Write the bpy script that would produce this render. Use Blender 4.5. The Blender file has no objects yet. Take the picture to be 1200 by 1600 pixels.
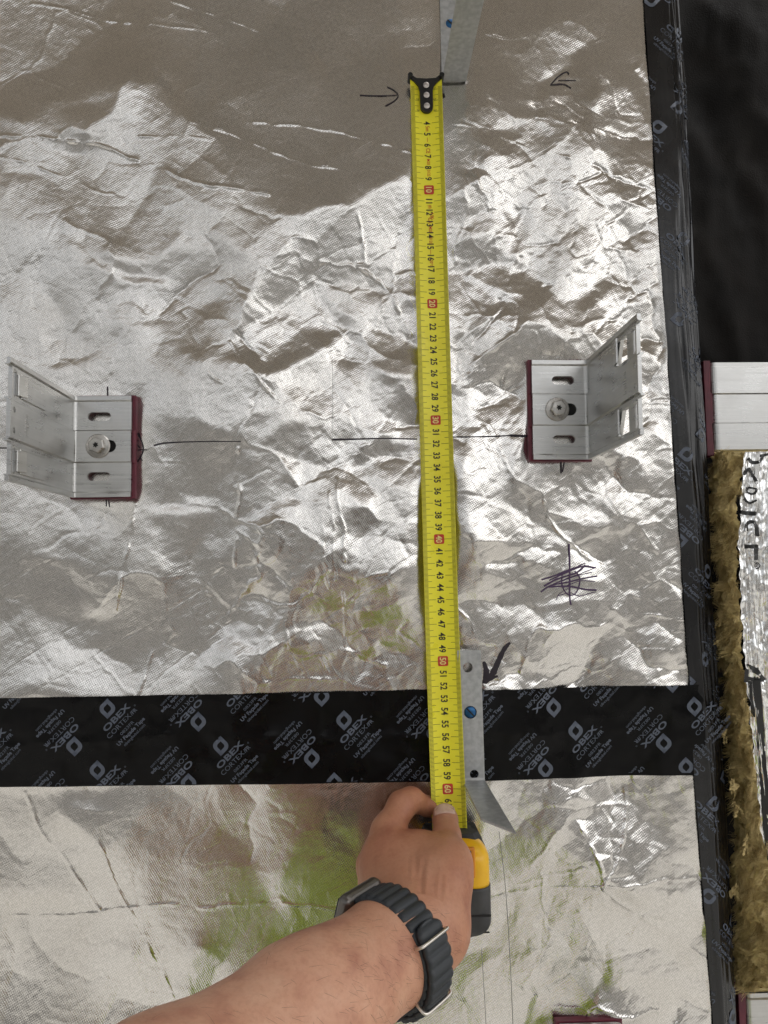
import bpy, bmesh, math, random
import numpy as np
from mathutils import Vector, Matrix
random.seed(7); RNG = np.random.default_rng(7)
SC = bpy.context.scene
COL = SC.collection
R = math.radians

# ------------------------------------------------------------------ camera
FPX = 1202.0                       # focal length for a 1200 x 1600 frame
CAM_POS = Vector((0.0, -0.642, 0.0))
TILT, PAN, ROLL = R(4.3), R(2.0), R(0.75)
cam_d = bpy.data.cameras.new('camera'); cam = bpy.data.objects.new('camera', cam_d); COL.objects.link(cam)
cam_d.sensor_fit = 'VERTICAL'; cam_d.sensor_height = 36.0; cam_d.lens = FPX / 1600 * 36.0
cam_d.clip_start = 0.005; cam_d.clip_end = 2000
CAM_ROT = (Matrix.Rotation(-PAN, 4, 'Z') @ Matrix.Rotation(math.pi/2 + TILT, 4, 'X') @ Matrix.Rotation(-ROLL, 4, 'Z'))
cam.matrix_world = Matrix.Translation(CAM_POS) @ CAM_ROT
SC.camera = cam
_R3 = np.array(CAM_ROT.to_3x3())
def P(px, py, h=0.0):
    """point of the plane h metres in front of the wall that the photo shows at (px, py)"""
    d = _R3 @ np.array([(px - 600) / FPX, -(py - 800) / FPX, -1.0])
    t = (-h - CAM_POS.y) / d[1]
    return Vector((CAM_POS.x + d[0]*t, -h, CAM_POS.z + d[2]*t))
def PX(px, py, h=0.0):
    v = P(px, py, h); return (v.x, v.z)

# ------------------------------------------------------------------ sky, sun, exposure
SUN_EL, SUN_AZ = R(50), R(46)     # veiled sun on the right
w = bpy.data.worlds.new('World'); SC.world = w; w.use_nodes = True
nt = w.node_tree; nt.nodes.clear()
sky = nt.nodes.new('ShaderNodeTexSky'); sky.sky_type = 'NISHITA'; sky.sun_disc = False
sky.sun_elevation = SUN_EL; sky.sun_rotation = math.pi - SUN_AZ
sky.air_density = 1.0; sky.dust_density = 6.0; sky.ozone_density = 1.0
hsv = nt.nodes.new('ShaderNodeHueSaturation'); hsv.inputs['Saturation'].default_value = 0.13
bg = nt.nodes.new('ShaderNodeBackground'); bg.inputs['Strength'].default_value = 0.15
out = nt.nodes.new('ShaderNodeOutputWorld')
nt.links.new(sky.outputs[0], hsv.inputs['Color']); nt.links.new(hsv.outputs[0], bg.inputs['Color'])
nt.links.new(bg.outputs[0], out.inputs['Surface'])
sun_d = bpy.data.lights.new('sun', 'SUN'); sun = bpy.data.objects.new('sun', sun_d); COL.objects.link(sun)
sun_d.energy = 0.5; sun_d.angle = R(50); sun_d.color = (1.0, 0.96, 0.90)
sd = Vector((math.sin(SUN_AZ)*math.cos(SUN_EL), -math.cos(SUN_AZ)*math.cos(SUN_EL), math.sin(SUN_EL)))
sun.rotation_euler = sd.to_track_quat('Z', 'Y').to_euler()
SC.view_settings.view_transform = 'Standard'; SC.view_settings.look = 'None'
SC.view_settings.gamma = 1; SC.view_settings.use_curve_mapping = False
SC.view_settings.exposure = 0.66
try:
    SC.cycles.use_denoising = True; SC.cycles.denoiser = 'OPENIMAGEDENOISE'; SC.cycles.denoising_input_passes = 'RGB_ALBEDO_NORMAL'; SC.cycles.denoising_prefilter = 'NONE'; SC.cycles.use_adaptive_sampling = False; SC.cycles.sample_clamp_indirect = 4.0
    SC.cycles.max_bounces = 8
except Exception: pass

# ------------------------------------------------------------------ helpers
def tag(o, label=None, cat=None, group=None, kind=None):
    if label: o['label'] = label
    if cat: o['category'] = cat
    if group: o['group'] = group
    if kind: o['kind'] = kind
    return o
def empty(name, loc=(0,0,0)):
    o = bpy.data.objects.new(name, None); COL.objects.link(o); o.location = loc; o.empty_display_size = 0.01
    return o
def link(name, me, mat, parent=None, smooth=False):
    o = bpy.data.objects.new(name, me); COL.objects.link(o)
    if mat and not me.materials: me.materials.append(mat)
    if parent:
        o.parent = parent
        o.matrix_parent_inverse = Matrix.Translation(parent_loc(parent)).inverted()
    if smooth: smooth_mesh(me)
    return o
def parent_loc(p):
    v = p.location.copy(); q = p.parent
    return v if q is None else v        # parts sit at the origin, so only a thing's own base counts
def smooth_mesh(me):
    me.polygons.foreach_set('use_smooth', np.ones(len(me.polygons), dtype=bool))
def mesh_np(name, verts, faces):
    """faces: (n,4) or (n,3) integer array"""
    me = bpy.data.meshes.new(name); verts = np.asarray(verts, dtype=np.float32); faces = np.asarray(faces, dtype=np.int32)
    n, k = faces.shape
    me.vertices.add(len(verts)); me.vertices.foreach_set('co', verts.ravel())
    me.loops.add(n*k); me.loops.foreach_set('vertex_index', faces.ravel())
    me.polygons.add(n); me.polygons.foreach_set('loop_start', np.arange(0, n*k, k, dtype=np.int32))
    try: me.polygons.foreach_set('loop_total', np.full(n, k, dtype=np.int32))
    except Exception: pass
    me.update(calc_edges=True); me.validate()
    return me
def mesh_bm(name, bm):
    me = bpy.data.meshes.new(name); bm.normal_update(); bm.to_mesh(me); bm.free(); return me
def grid_faces(nr, nc):
    i = np.arange(nr*nc).reshape(nr, nc)
    return np.stack([i[:-1,:-1], i[:-1,1:], i[1:,1:], i[1:,:-1]], -1).reshape(-1, 4)
def bevel_box(size, loc, bev=0.001, seg=2, rot=None):
    bm = bmesh.new(); bmesh.ops.create_cube(bm, size=1)
    for v in bm.verts: v.co = Vector((v.co.x*size[0], v.co.y*size[1], v.co.z*size[2]))
    if bev: bmesh.ops.bevel(bm, geom=list(bm.edges), offset=bev, segments=seg, affect='EDGES', profile=0.5)
    for v in bm.verts:
        if rot is not None: v.co = rot @ v.co
        v.co += Vector(loc)
    return bm
def apply_mods(o):
    dg = bpy.context.evaluated_depsgraph_get(); dg.update()
    me = bpy.data.meshes.new_from_object(o.evaluated_get(dg), depsgraph=dg)
    o.modifiers.clear(); old = o.data; o.data = me; bpy.data.meshes.remove(old); return o
def catmull(pts, n=8):
    pts = [np.array(p, float) for p in pts]; Q = [2*pts[0]-pts[1]] + pts + [2*pts[-1]-pts[-2]]; res = []
    for i in range(1, len(Q)-2):
        a, b, c, d = Q[i-1], Q[i], Q[i+1], Q[i+2]
        for k in range(n):
            t = k/n; res.append(0.5*((2*b)+(-a+c)*t+(2*a-5*b+4*c-d)*t*t+(-a+3*b-3*c+d)*t**3))
    res.append(pts[-1]); return np.array(res)
def tube(bm, pts, rad, seg=10, cap=True):
    pts = [Vector(p) for p in pts]; n = len(pts); rings = []
    rads = rad if hasattr(rad, '__len__') else [rad]*n
    up = None
    for i, p in enumerate(pts):
        t = (pts[min(i+1, n-1)] - pts[max(i-1, 0)]).normalized()
        if up is None:
            up = t.orthogonal().normalized()
        up = (up - t*up.dot(t)).normalized(); s = t.cross(up)
        rings.append([bm.verts.new(p + rads[i]*(math.cos(a)*up + math.sin(a)*s)) for a in (2*math.pi*k/seg for k in range(seg))])
    for a, b in zip(rings[:-1], rings[1:]):
        for k in range(seg): bm.faces.new((a[k], a[(k+1)%seg], b[(k+1)%seg], b[k]))
    if cap:
        bm.faces.new(rings[0][::-1]); bm.faces.new(rings[-1])
    return rings
def prism(bm, poly, y0, y1):
    """extrude an (x, z) outline between two depths"""
    a = [bm.verts.new((x, y0, z)) for x, z in poly]; b = [bm.verts.new((x, y1, z)) for x, z in poly]
    n = len(poly); bm.faces.new(a); bm.faces.new(b[::-1])
    for i in range(n): bm.faces.new((a[i], b[i], b[(i+1)%n], a[(i+1)%n]))

# ------------------------------------------------------------------ materials
def mat(name, col=(0.5,0.5,0.5), rough=0.5, metal=0.0, noise=None, bump=None, spec=0.5, rnoise=None, mottle=None):
    """noise=(scale, second colour, contrast lo, hi), bump=(scale, strength, distance)"""
    m = bpy.data.materials.new(name); m.use_nodes = True
    N = m.node_tree.nodes; L = m.node_tree.links; b = N['Principled BSDF']
    b.inputs['Base Color'].default_value = (*col, 1); b.inputs['Roughness'].default_value = rough
    b.inputs['Metallic'].default_value = metal; b.inputs['Specular IOR Level'].default_value = spec
    tc = N.new('ShaderNodeTexCoord')
    if noise:
        t = N.new('ShaderNodeTexNoise'); t.inputs['Scale'].default_value = noise[0]; t.inputs['Detail'].default_value = 6
        L.new(tc.outputs['Object'], t.inputs['Vector'])
        r = N.new('ShaderNodeValToRGB'); r.color_ramp.elements[0].position = noise[2]; r.color_ramp.elements[1].position = noise[3]
        r.color_ramp.elements[0].color = (*col, 1); r.color_ramp.elements[1].color = (*noise[1], 1)
        L.new(t.outputs['Fac'], r.inputs['Fac']); L.new(r.outputs['Color'], b.inputs['Base Color'])
    if rnoise:
        t = N.new('ShaderNodeTexNoise'); t.inputs['Scale'].default_value = rnoise[0]; t.inputs['Detail'].default_value = 5
        L.new(tc.outputs['Object'], t.inputs['Vector'])
        mr = N.new('ShaderNodeMapRange'); mr.inputs['From Min'].default_value = 0.3; mr.inputs['From Max'].default_value = 0.7
        mr.inputs['To Min'].default_value = rnoise[1]; mr.inputs['To Max'].default_value = rnoise[2]
        L.new(t.outputs['Fac'], mr.inputs['Value']); L.new(mr.outputs[0], b.inputs['Roughness'])
    if bump:
        t = N.new('ShaderNodeTexNoise'); t.inputs['Scale'].default_value = bump[0]; t.inputs['Detail'].default_value = 6
        L.new(tc.outputs['Object'], t.inputs['Vector'])
        bp = N.new('ShaderNodeBump'); bp.inputs['Strength'].default_value = bump[1]; bp.inputs['Distance'].default_value = bump[2]
        L.new(t.outputs['Fac'], bp.inputs['Height']); L.new(bp.outputs[0], b.inputs['Normal'])
    return m
def foil_material():
    m = bpy.data.materials.new('woven_foil'); m.use_nodes = True
    N = m.node_tree.nodes; L = m.node_tree.links; b = N['Principled BSDF']
    b.inputs['Metallic'].default_value = 1.0; b.inputs['Base Color'].default_value = (0.80, 0.775, 0.74, 1)
    tc = N.new('ShaderNodeTexCoord')
    mp = N.new('ShaderNodeMapping'); L.new(tc.outputs['Object'], mp.inputs['Vector']); mp.inputs['Rotation'].default_value = (0, R(31), 0)
    # glass cloth under the foil: warp and weft threads about 0.8 mm apart
    wv = []
    for ax in ('X', 'Z'):
        t = N.new('ShaderNodeTexWave'); t.wave_type = 'BANDS'; t.bands_direction = ax; t.inputs['Scale'].default_value = 205 if ax == 'X' else 192
        t.inputs['Distortion'].default_value = 4.0; t.inputs['Detail'].default_value = 3; t.inputs['Detail Scale'].default_value = 0.6
        L.new(mp.outputs[0], t.inputs['Vector']); wv.append(t)
    mul = N.new('ShaderNodeMath'); mul.operation = 'ADD'; L.new(wv[0].outputs['Fac'], mul.inputs[0]); L.new(wv[1].outputs['Fac'], mul.inputs[1])
    n1 = N.new('ShaderNodeTexNoise'); n1.inputs['Scale'].default_value = 520; n1.inputs['Detail'].default_value = 3; L.new(tc.outputs['Object'], n1.inputs['Vector'])
    n2 = N.new('ShaderNodeTexNoise'); n2.inputs['Scale'].default_value = 150; n2.inputs['Detail'].default_value = 4; L.new(tc.outputs['Object'], n2.inputs['Vector'])
    b1 = N.new('ShaderNodeBump'); b1.inputs['Strength'].default_value = 0.55; b1.inputs['Distance'].default_value = 0.000046; L.new(mul.outputs[0], b1.inputs['Height'])
    b2 = N.new('ShaderNodeBump'); b2.inputs['Strength'].default_value = 0.6; b2.inputs['Distance'].default_value = 0.00008; L.new(n1.outputs['Fac'], b2.inputs['Height']); L.new(b1.outputs[0], b2.inputs['Normal'])
    b3 = N.new('ShaderNodeBump'); b3.inputs['Strength'].default_value = 0.5; b3.inputs['Distance'].default_value = 0.00009; L.new(n2.outputs['Fac'], b3.inputs['Height']); L.new(b2.outputs[0], b3.inputs['Normal'])
    L.new(b3.outputs[0], b.inputs['Normal'])
    n4 = N.new('ShaderNodeTexNoise'); n4.inputs['Scale'].default_value = 14; n4.inputs['Detail'].default_value = 5; L.new(tc.outputs['Object'], n4.inputs['Vector'])
    mr = N.new('ShaderNodeMapRange'); mr.inputs['From Min'].default_value = 0.3; mr.inputs['From Max'].default_value = 0.7
    mr.inputs['To Min'].default_value = 0.17; mr.inputs['To Max'].default_value = 0.25; L.new(n4.outputs['Fac'], mr.inputs['Value']); L.new(mr.outputs[0], b.inputs['Roughness'])
    cr = N.new('ShaderNodeValToRGB'); cr.color_ramp.elements[0].position = 0.35; cr.color_ramp.elements[1].position = 0.7
    cr.color_ramp.elements[0].color = (0.71, 0.692, 0.662, 1); cr.color_ramp.elements[1].color = (0.66, 0.638, 0.60, 1)
    L.new(n4.outputs['Fac'], cr.inputs['Fac'])
    # the cloth's thread pattern and grain also show as a faint change of tone
    n5 = N.new('ShaderNodeTexNoise'); n5.inputs['Scale'].default_value = 640; n5.inputs['Detail'].default_value = 2; L.new(tc.outputs['Object'], n5.inputs['Vector'])
    hw = N.new('ShaderNodeMath'); hw.operation = 'MULTIPLY_ADD'; hw.inputs[1].default_value = 0.26; L.new(mul.outputs[0], hw.inputs[0]); L.new(n5.outputs['Fac'], hw.inputs[2])
    gr = N.new('ShaderNodeMapRange'); gr.inputs['From Min'].default_value = 0.48; gr.inputs['From Max'].default_value = 1.05; gr.inputs['To Min'].default_value = 0.80; gr.inputs['To Max'].default_value = 1.14; L.new(hw.outputs[0], gr.inputs['Value'])
    vm = N.new('ShaderNodeVectorMath'); vm.operation = 'SCALE'; L.new(cr.outputs[0], vm.inputs[0]); L.new(gr.outputs[0], vm.inputs['Scale']); L.new(vm.outputs[0], b.inputs['Base Color'])
    return m
M = {}
M['foil'] = foil_material()
M['black_film'] = mat('black_tape_film', (0.003,0.003,0.0032), 0.3, rnoise=(30,0.2,0.42), bump=(90,0.15,0.0006), spec=0.14)
M['corner_film'] = mat('wrinkled_black_film', (0.006,0.006,0.007), 0.24, rnoise=(30,0.16,0.34), bump=(120,0.2,0.0006), spec=0.5)
M['print'] = mat('grey_print', (0.080,0.095,0.128), 0.55)
M['ink'] = mat('marker_ink', (0.016,0.010,0.018), 0.6)
M['purple_ink'] = mat('purple_ink', (0.060,0.030,0.085), 0.6)
def brushed(name, lo, hi, rough):
    """rolled metal: fine lines along the extrusion, smudges and specks of dirt"""
    m = mat(name, lo, rough, 1.0); N = m.node_tree.nodes; L = m.node_tree.links; b = N['Principled BSDF']; tc = N.new('ShaderNodeTexCoord')
    mp = N.new('ShaderNodeMapping'); mp.inputs['Scale'].default_value = (14, 520, 14); L.new(tc.outputs['Object'], mp.inputs['Vector'])
    n1 = N.new('ShaderNodeTexNoise'); n1.inputs['Scale'].default_value = 1; n1.inputs['Detail'].default_value = 4; L.new(mp.outputs[0], n1.inputs['Vector'])
    n2 = N.new('ShaderNodeTexNoise'); n2.inputs['Scale'].default_value = 46; n2.inputs['Detail'].default_value = 7; L.new(tc.outputs['Object'], n2.inputs['Vector'])
    ad = N.new('ShaderNodeMath'); ad.operation = 'ADD'; L.new(n1.outputs['Fac'], ad.inputs[0]); L.new(n2.outputs['Fac'], ad.inputs[1])
    r = N.new('ShaderNodeValToRGB'); r.color_ramp.elements[0].position = 0.38; r.color_ramp.elements[1].position = 0.62; r.color_ramp.elements[0].color = (*lo, 1); r.color_ramp.elements[1].color = (*hi, 1)
    h = N.new('ShaderNodeMath'); h.operation = 'MULTIPLY'; h.inputs[1].default_value = 0.5; L.new(ad.outputs[0], h.inputs[0]); L.new(h.outputs[0], r.inputs['Fac']); L.new(r.outputs[0], b.inputs['Base Color'])
    mr = N.new('ShaderNodeMapRange'); mr.inputs['From Min'].default_value = 0.35; mr.inputs['From Max'].default_value = 0.65; mr.inputs['To Min'].default_value = rough-0.12; mr.inputs['To Max'].default_value = rough+0.10; L.new(h.outputs[0], mr.inputs['Value']); L.new(mr.outputs[0], b.inputs['Roughness'])
    bp = N.new('ShaderNodeBump'); bp.inputs['Strength'].default_value = 0.12; bp.inputs['Distance'].default_value = 0.0001; L.new(n1.outputs['Fac'], bp.inputs['Height']); L.new(bp.outputs[0], b.inputs['Normal'])
    return m
M['alu'] = brushed('extruded_aluminium', (0.44,0.44,0.43), (0.56,0.56,0.55), 0.33)
M['galv'] = mat('galvanised_steel', (0.37,0.38,0.385), 0.42, 0.65, noise=(240,(0.47,0.48,0.485),0.38,0.62), rnoise=(120,0.34,0.5))
M['pad'] = mat('maroon_plastic', (0.115,0.012,0.028), 0.5, noise=(60,(0.085,0.010,0.022),0.4,0.6))
M['steel'] = mat('stainless_bolt', (0.44,0.425,0.40), 0.26, 1.0, rnoise=(200,0.22,0.4))
M['blue_steel'] = mat('blue_coated_screw', (0.02,0.10,0.24), 0.35, 0.6)
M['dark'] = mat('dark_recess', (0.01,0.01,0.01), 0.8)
M['fabric'] = mat('black_membrane_cloth', (0.005,0.0046,0.0043), 0.6, noise=(14,(0.011,0.0095,0.0085),0.4,0.65), bump=(700,0.5,0.0008), spec=0.08)
M['concrete'] = mat('pale_concrete', (0.48,0.465,0.435), 0.85, noise=(3,(0.40,0.388,0.36),0.35,0.65), bump=(40,0.3,0.004))
M['render_wall'] = mat('pale_render', (0.56,0.535,0.50), 0.9, noise=(0.8,(0.49,0.468,0.438),0.35,0.65), bump=(20,0.2,0.01))
M['window_glass'] = mat('dark_window_glass', (0.03,0.035,0.04), 0.1)
M['wood'] = mat('scaffold_board_wood', (0.42,0.37,0.315), 0.8, noise=(6,(0.33,0.29,0.245),0.35,0.65), bump=(60,0.3,0.002))
# ------------------------------------------------------------------ ground and the scaffold deck overhead (seen in the foil)
bm = bmesh.new(); bmesh.ops.create_grid(bm, x_segments=8, y_segments=8, size=400)
for v in bm.verts: v.co.z = -1.75
tag(link('ground', mesh_bm('ground', bm), M['concrete']), kind='structure')
deck = empty('scaffold_deck', (0, -1.15, 1.2))
tag(deck, 'grey timber scaffold deck overhead, mirrored dark in the top of the foil', 'scaffold deck')
bd = mesh_bm('board', bevel_box((4.4, 0.22, 0.038), (0,0,0), 0.003, 1))
for i in range(8):
    o = link('board', bd, M['wood'], None); o.parent = deck; o.location = (random.uniform(-.05,.05), -0.79 + i*0.225, 0)
for x in (-1.5, -0.1, 1.4):
    bmt = bmesh.new(); tube(bmt, [(x,-0.95,-0.045),(x,0.85,-0.045)], 0.024, 12)
    o = link('tube', mesh_bm('tube', bmt), M['galv']); o.parent = deck

# low building across the yard behind the viewer, its pale wall mirrored in the foil
bld = empty('building', (0.0, -10.0, -1.75)); tag(bld, 'low pale building across the yard, only mirrored in the foil', 'building')
def bpart(name, size, loc, m, bev=0.01):
    o = link(name, mesh_bm(name, bevel_box(size, (0,0,0), bev, 1)), m); o.parent = bld; o.location = loc; return o
bpart('wall', (26.0, 5.0, 3.2), (0, -2.5, 1.6), M['render_wall'])
bpart('roof', (26.6, 5.6, 0.22), (0, -2.5, 3.31), M['dark'])
for i in range(5):
    wn = bpart('window', (1.5, 0.12, 1.2), (-9.0 + i*4.4, 0.02, 1.8), M['render_wall']); o = link('pane', mesh_bm('pane', bevel_box((1.3, 0.06, 1.0), (0,0.05,0), 0.005, 1)), M['window_glass']); o.parent = wn
# ------------------------------------------------------------------ the crumpled foil: a height field
DX = 0.0009
X0, X1, Z0, Z1 = -0.36, 0.34, -0.44, 0.56
NX = int(round((X1-X0)/DX)); NZ = int(round((Z1-Z0)/DX))
gx = X0 + np.arange(NX)*DX; gz = Z0 + np.arange(NZ)*DX
GX, GZ = np.meshgrid(gx, gz)                      # rows run upwards
kx = np.fft.rfftfreq(NX, DX)*2*np.pi; kz = np.fft.fftfreq(NZ, DX)*2*np.pi
KX, KZ = np.meshgrid(kx, kz); K2 = KX**2 + KZ**2
def integrate(sx, sz, length):
    """the surface whose slopes come closest to (sx, sz), held to the wall over the given length"""
    F = (-1j*KX*np.fft.rfft2(sx) - 1j*KZ*np.fft.rfft2(sz)) / (K2 + 1/length**2)
    return np.fft.irfft2(F, s=(NZ, NX))
def blur(a, s):
    return np.fft.irfft2(np.fft.rfft2(a)*np.exp(-0.5*K2*s*s), s=(NZ, NX))
def fractal(cell, seed, octs=4, gain=0.55):
    r = np.random.default_rng(seed); a = np.zeros((NZ, NX)); amp = 1
    for o in range(octs):
        n = blur(r.standard_normal((NZ, NX)), cell*0.35); a += amp*n/n.std(); cell *= 0.5; amp *= gain
    return a/a.std()
WX = fractal(0.05, 11)*0.0045; WZ = fractal(0.05, 12)*0.0045     # bends straight outlines
def inside(poly_px, soft=0.004, warp=1.0):
    p = np.array([PX(*q) for q in poly_px]); x = GX + WX*warp; z = GZ + WZ*warp
    x0, z0 = p.min(0) - 0.03; x1, z1 = p.max(0) + 0.03
    i0, i1 = np.searchsorted(gx, (x0, x1)); j0, j1 = np.searchsorted(gz, (z0, z1))
    xs = x[j0:j1, i0:i1]; zs = z[j0:j1, i0:i1]; c = np.zeros(xs.shape, bool)
    for a, b in zip(p, np.roll(p, -1, 0)):
        if a[1] == b[1]: continue
        c ^= ((zs > a[1]) != (zs > b[1])) & (xs < (b[0]-a[0])*(zs-a[1])/(b[1]-a[1]) + a[0])
    m = np.zeros((NZ, NX)); m[j0:j1, i0:i1] = c
    return np.clip(blur(m, soft), 0, 1) if soft else m
def voronoi_slopes(cell, seed, ax=1.0, ang=0.0):
    """every cell of a crumple gets its own tilt"""
    r = np.random.default_rng(seed); ca, sa = math.cos(ang), math.sin(ang)
    x = GX + WX*cell/0.05*1.2; z = GZ + WZ*cell/0.05*1.2
    u = (ca*x + sa*z)/cell/ax + 50; v = (-sa*x + ca*z)/cell + 50
    iu = np.floor(u).astype(int); iv = np.floor(v).astype(int); n = 160
    jx, jz = r.random((n, n)), r.random((n, n)); tx, tz = r.standard_normal((n, n)), r.standard_normal((n, n))
    best = np.full(u.shape, 1e9); sx = np.zeros(u.shape); sz = np.zeros(u.shape)
    for du in (-1, 0, 1):
        for dv in (-1, 0, 1):
            a = (iu+du) % n; b = (iv+dv) % n
            d = (iu+du+jx[a, b]-u)**2 + (iv+dv+jz[a, b]-v)**2
            k = d < best; best = np.where(k, d, best); sx = np.where(k, tx[a, b], sx); sz = np.where(k, tz[a, b], sz)
    return ca*sx - sa*sz, sa*sx + ca*sz
def voronoi_lines(cell, seed, ax, ang, width):
    """thin folds where the facets of a crumple meet"""
    r = np.random.default_rng(seed); ca, sa = math.cos(ang), math.sin(ang)
    x = GX + WX*cell/0.05*1.2; z = GZ + WZ*cell/0.05*1.2
    u = (ca*x + sa*z)/cell/ax + 50; v = (-sa*x + ca*z)/cell + 50
    iu = np.floor(u).astype(int); iv = np.floor(v).astype(int); n = 160
    jx, jz, sg = r.random((n, n)), r.random((n, n)), r.standard_normal((n, n)); r.standard_normal((n, n))
    b1_ = np.full(u.shape, 1e9); b2_ = np.full(u.shape, 1e9); s1 = np.zeros(u.shape); s2 = np.zeros(u.shape)
    for du in (-1, 0, 1):
        for dv in (-1, 0, 1):
            a = (iu+du) % n; b = (iv+dv) % n; d = np.sqrt((iu+du+jx[a, b]-u)**2 + (iv+dv+jz[a, b]-v)**2); k = d < b1_; k2 = (~k) & (d < b2_)
            b2_ = np.where(k, b1_, np.where(k2, d, b2_)); s2 = np.where(k, s1, np.where(k2, sg[a, b], s2)); b1_ = np.where(k, d, b1_); s1 = np.where(k, sg[a, b], s1)
    t = s1 + s2; return np.sign(t)*np.clip(np.abs(t)-0.4, 0, 1.6)*np.exp(-((b2_-b1_)*cell*0.7/width)**1.4)
def ridge(poly_px, width, height, rough=0.35, seed=0):
    """a raised thread or sharp crease along a drawn line"""
    p = catmull([PX(*q) for q in poly_px], 6); x = GX + WX*0.3; z = GZ + WZ*0.3
    x0, z0 = p.min(0) - 0.012; x1, z1 = p.max(0) + 0.012
    i0, i1 = np.searchsorted(gx, (x0, x1)); j0, j1 = np.searchsorted(gz, (z0, z1))
    xs = x[j0:j1, i0:i1]; zs = z[j0:j1, i0:i1]; d = np.full(xs.shape, 1.0)
    for a, b in zip(p[:-1], p[1:]):
        e = b-a; t = np.clip(((xs-a[0])*e[0]+(zs-a[1])*e[1])/(e@e+1e-12), 0, 1)
        d = np.minimum(d, np.hypot(xs-a[0]-t*e[0], zs-a[1]-t*e[1]))
    m = np.zeros((NZ, NX)); m[j0:j1, i0:i1] = height*np.exp(-(d/width)**1.5)*(1 - rough + rough*RIDN[j0:j1, i0:i1])
    return m
RIDN = np.clip(0.6 + 0.8*fractal(0.012, 21, 2), -0.4, 2.0)

# slopes wanted in the large bulges: elevation (degrees) that each patch of foil mirrors
FLAT_E = np.degrees(np.arctan2(GZ, 0.642)); WANT = np.zeros((NZ, NX)); WSX = np.zeros((NZ, NX))
def patch(poly, e=None, de=None, az=0.0, soft=0.0022, k=1.0):
    global WANT, WSX
    m = inside(poly, soft)*k; t = (e - FLAT_E) if e is not None else de
    WANT = WANT*(1-m) + m*t; WSX = WSX*(1-m) + m*az
PATCHES = [
 dict(poly=[(190,-120),(690,-120),(690,200),(640,262),(590,300),(545,330),(480,347),(430,335),(360,300),(345,255),(290,205),(240,150)], e=44, soft=0.003),
 dict(poly=[(690,-120),(1000,-120),(960,30),(900,35),(800,70),(745,110),(690,190)], e=39, soft=0.003),
 dict(poly=[(-60,120),(100,160),(190,135),(240,150),(290,210),(345,260),(358,300),(335,360),(352,520),(330,640),(-60,640)], e=17, az=-4, soft=0.006),
 dict(poly=[(-60,600),(410,600),(395,700),(415,760),(380,850),(370,1100),(-60,1100)], e=16, az=-4, soft=0.006),
 dict(poly=[(700,330),(760,190),(800,200),(900,170),(1010,140),(1090,600),(1110,1100),(715,1100),(705,700)], e=17, az=4, soft=0.006),
 dict(poly=[(480,347),(545,330),(590,300),(640,262),(700,215),(765,168),(800,180),(760,260),(705,330),(700,400),(600,432),(545,415),(505,395)], e=20, az=1),
 dict(poly=[(105,235),(218,235),(212,400),(140,412),(113,380)], e=31, az=3),
 dict(poly=[(300,210),(345,262),(360,300),(420,320),(428,345),(385,405),(350,390),(352,300)], e=38),
 dict(poly=[(355,400),(430,335),(470,350),(520,410),(500,470),(380,480),(355,470)], e=24, az=-3),
 dict(poly=[(360,530),(420,480),(490,468),(525,500),(500,550),(440,572),(405,592),(372,562)], e=44),
 dict(poly=[(520,432),(600,440),(640,420),(645,470),(560,500),(520,480)], e=40),
 dict(poly=[(560,548),(605,520),(640,560),(620,590),(575,580)], e=42),
 dict(poly=[(458,612),(500,572),(545,560),(600,590),(575,660),(560,720),(520,748),(495,735),(482,690)], e=15),
 dict(poly=[(395,735),(440,690),(480,715),(500,780),(470,860),(480,930),(395,960),(385,850)], e=-7, az=0),
 dict(poly=[(590,760),(650,740),(655,880),(600,900),(545,870)], e=35),
 dict(poly=[(400,940),(500,920),(650,930),(660,1080),(380,1080)], e=-4),
 dict(poly=[(805,195),(832,205),(775,320),(745,420),(700,490),(694,430),(735,345),(770,270)], e=42, az=-3),
 dict(poly=[(700,430),(760,400),(800,400),(790,440),(735,505),(698,505)], e=44, az=-3),
 dict(poly=[(885,170),(915,175),(890,240),(875,255),(872,215)], e=44),
 dict(poly=[(905,470),(950,425),(965,430),(930,480),(890,520)], e=44),
 dict(poly=[(690,270),(735,250),(700,330)], e=18),
 dict(poly=[(720,100),(800,60),(920,30),(985,100),(900,180),(800,170)], e=30, az=3),
 dict(poly=[(960,-60),(1005,-60),(1015,60),(985,90),(945,30)], e=40),
 dict(poly=[(-60,1232),(230,1228),(210,1320),(150,1400),(-60,1420)], e=10, az=-3, soft=0.006),
 dict(poly=[(-60,1420),(150,1405),(180,1480),(235,1600),(200,1680),(-60,1680)], e=4, az=-4, soft=0.005),
 dict(poly=[(95,1285),(130,1300),(205,1400),(180,1425),(140,1395)], e=-26, az=12, soft=0.002),
 dict(poly=[(160,1425),(215,1418),(272,1530),(270,1560),(235,1570)], e=-27, az=14, soft=0.002),
 dict(poly=[(230,1240),(300,1230),(390,1350),(420,1420),(440,1500),(280,1560),(230,1420)], e=2, soft=0.005),
 dict(poly=[(310,1470),(360,1500),(330,1560),(295,1530)], e=-27, az=9, soft=0.002),
 dict(poly=[(870,1230),(1095,1210),(1110,1420),(950,1380),(880,1330)], e=8, az=5, soft=0.006),
 dict(poly=[(940,1400),(1110,1400),(1130,1680),(950,1680),(985,1560)], e=-8, az=5, soft=0.006),
]
for q in PATCHES: patch(**q)
L_, M_, D_ = 20, 30, 42       # sky, edge of the deck, deck
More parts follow.
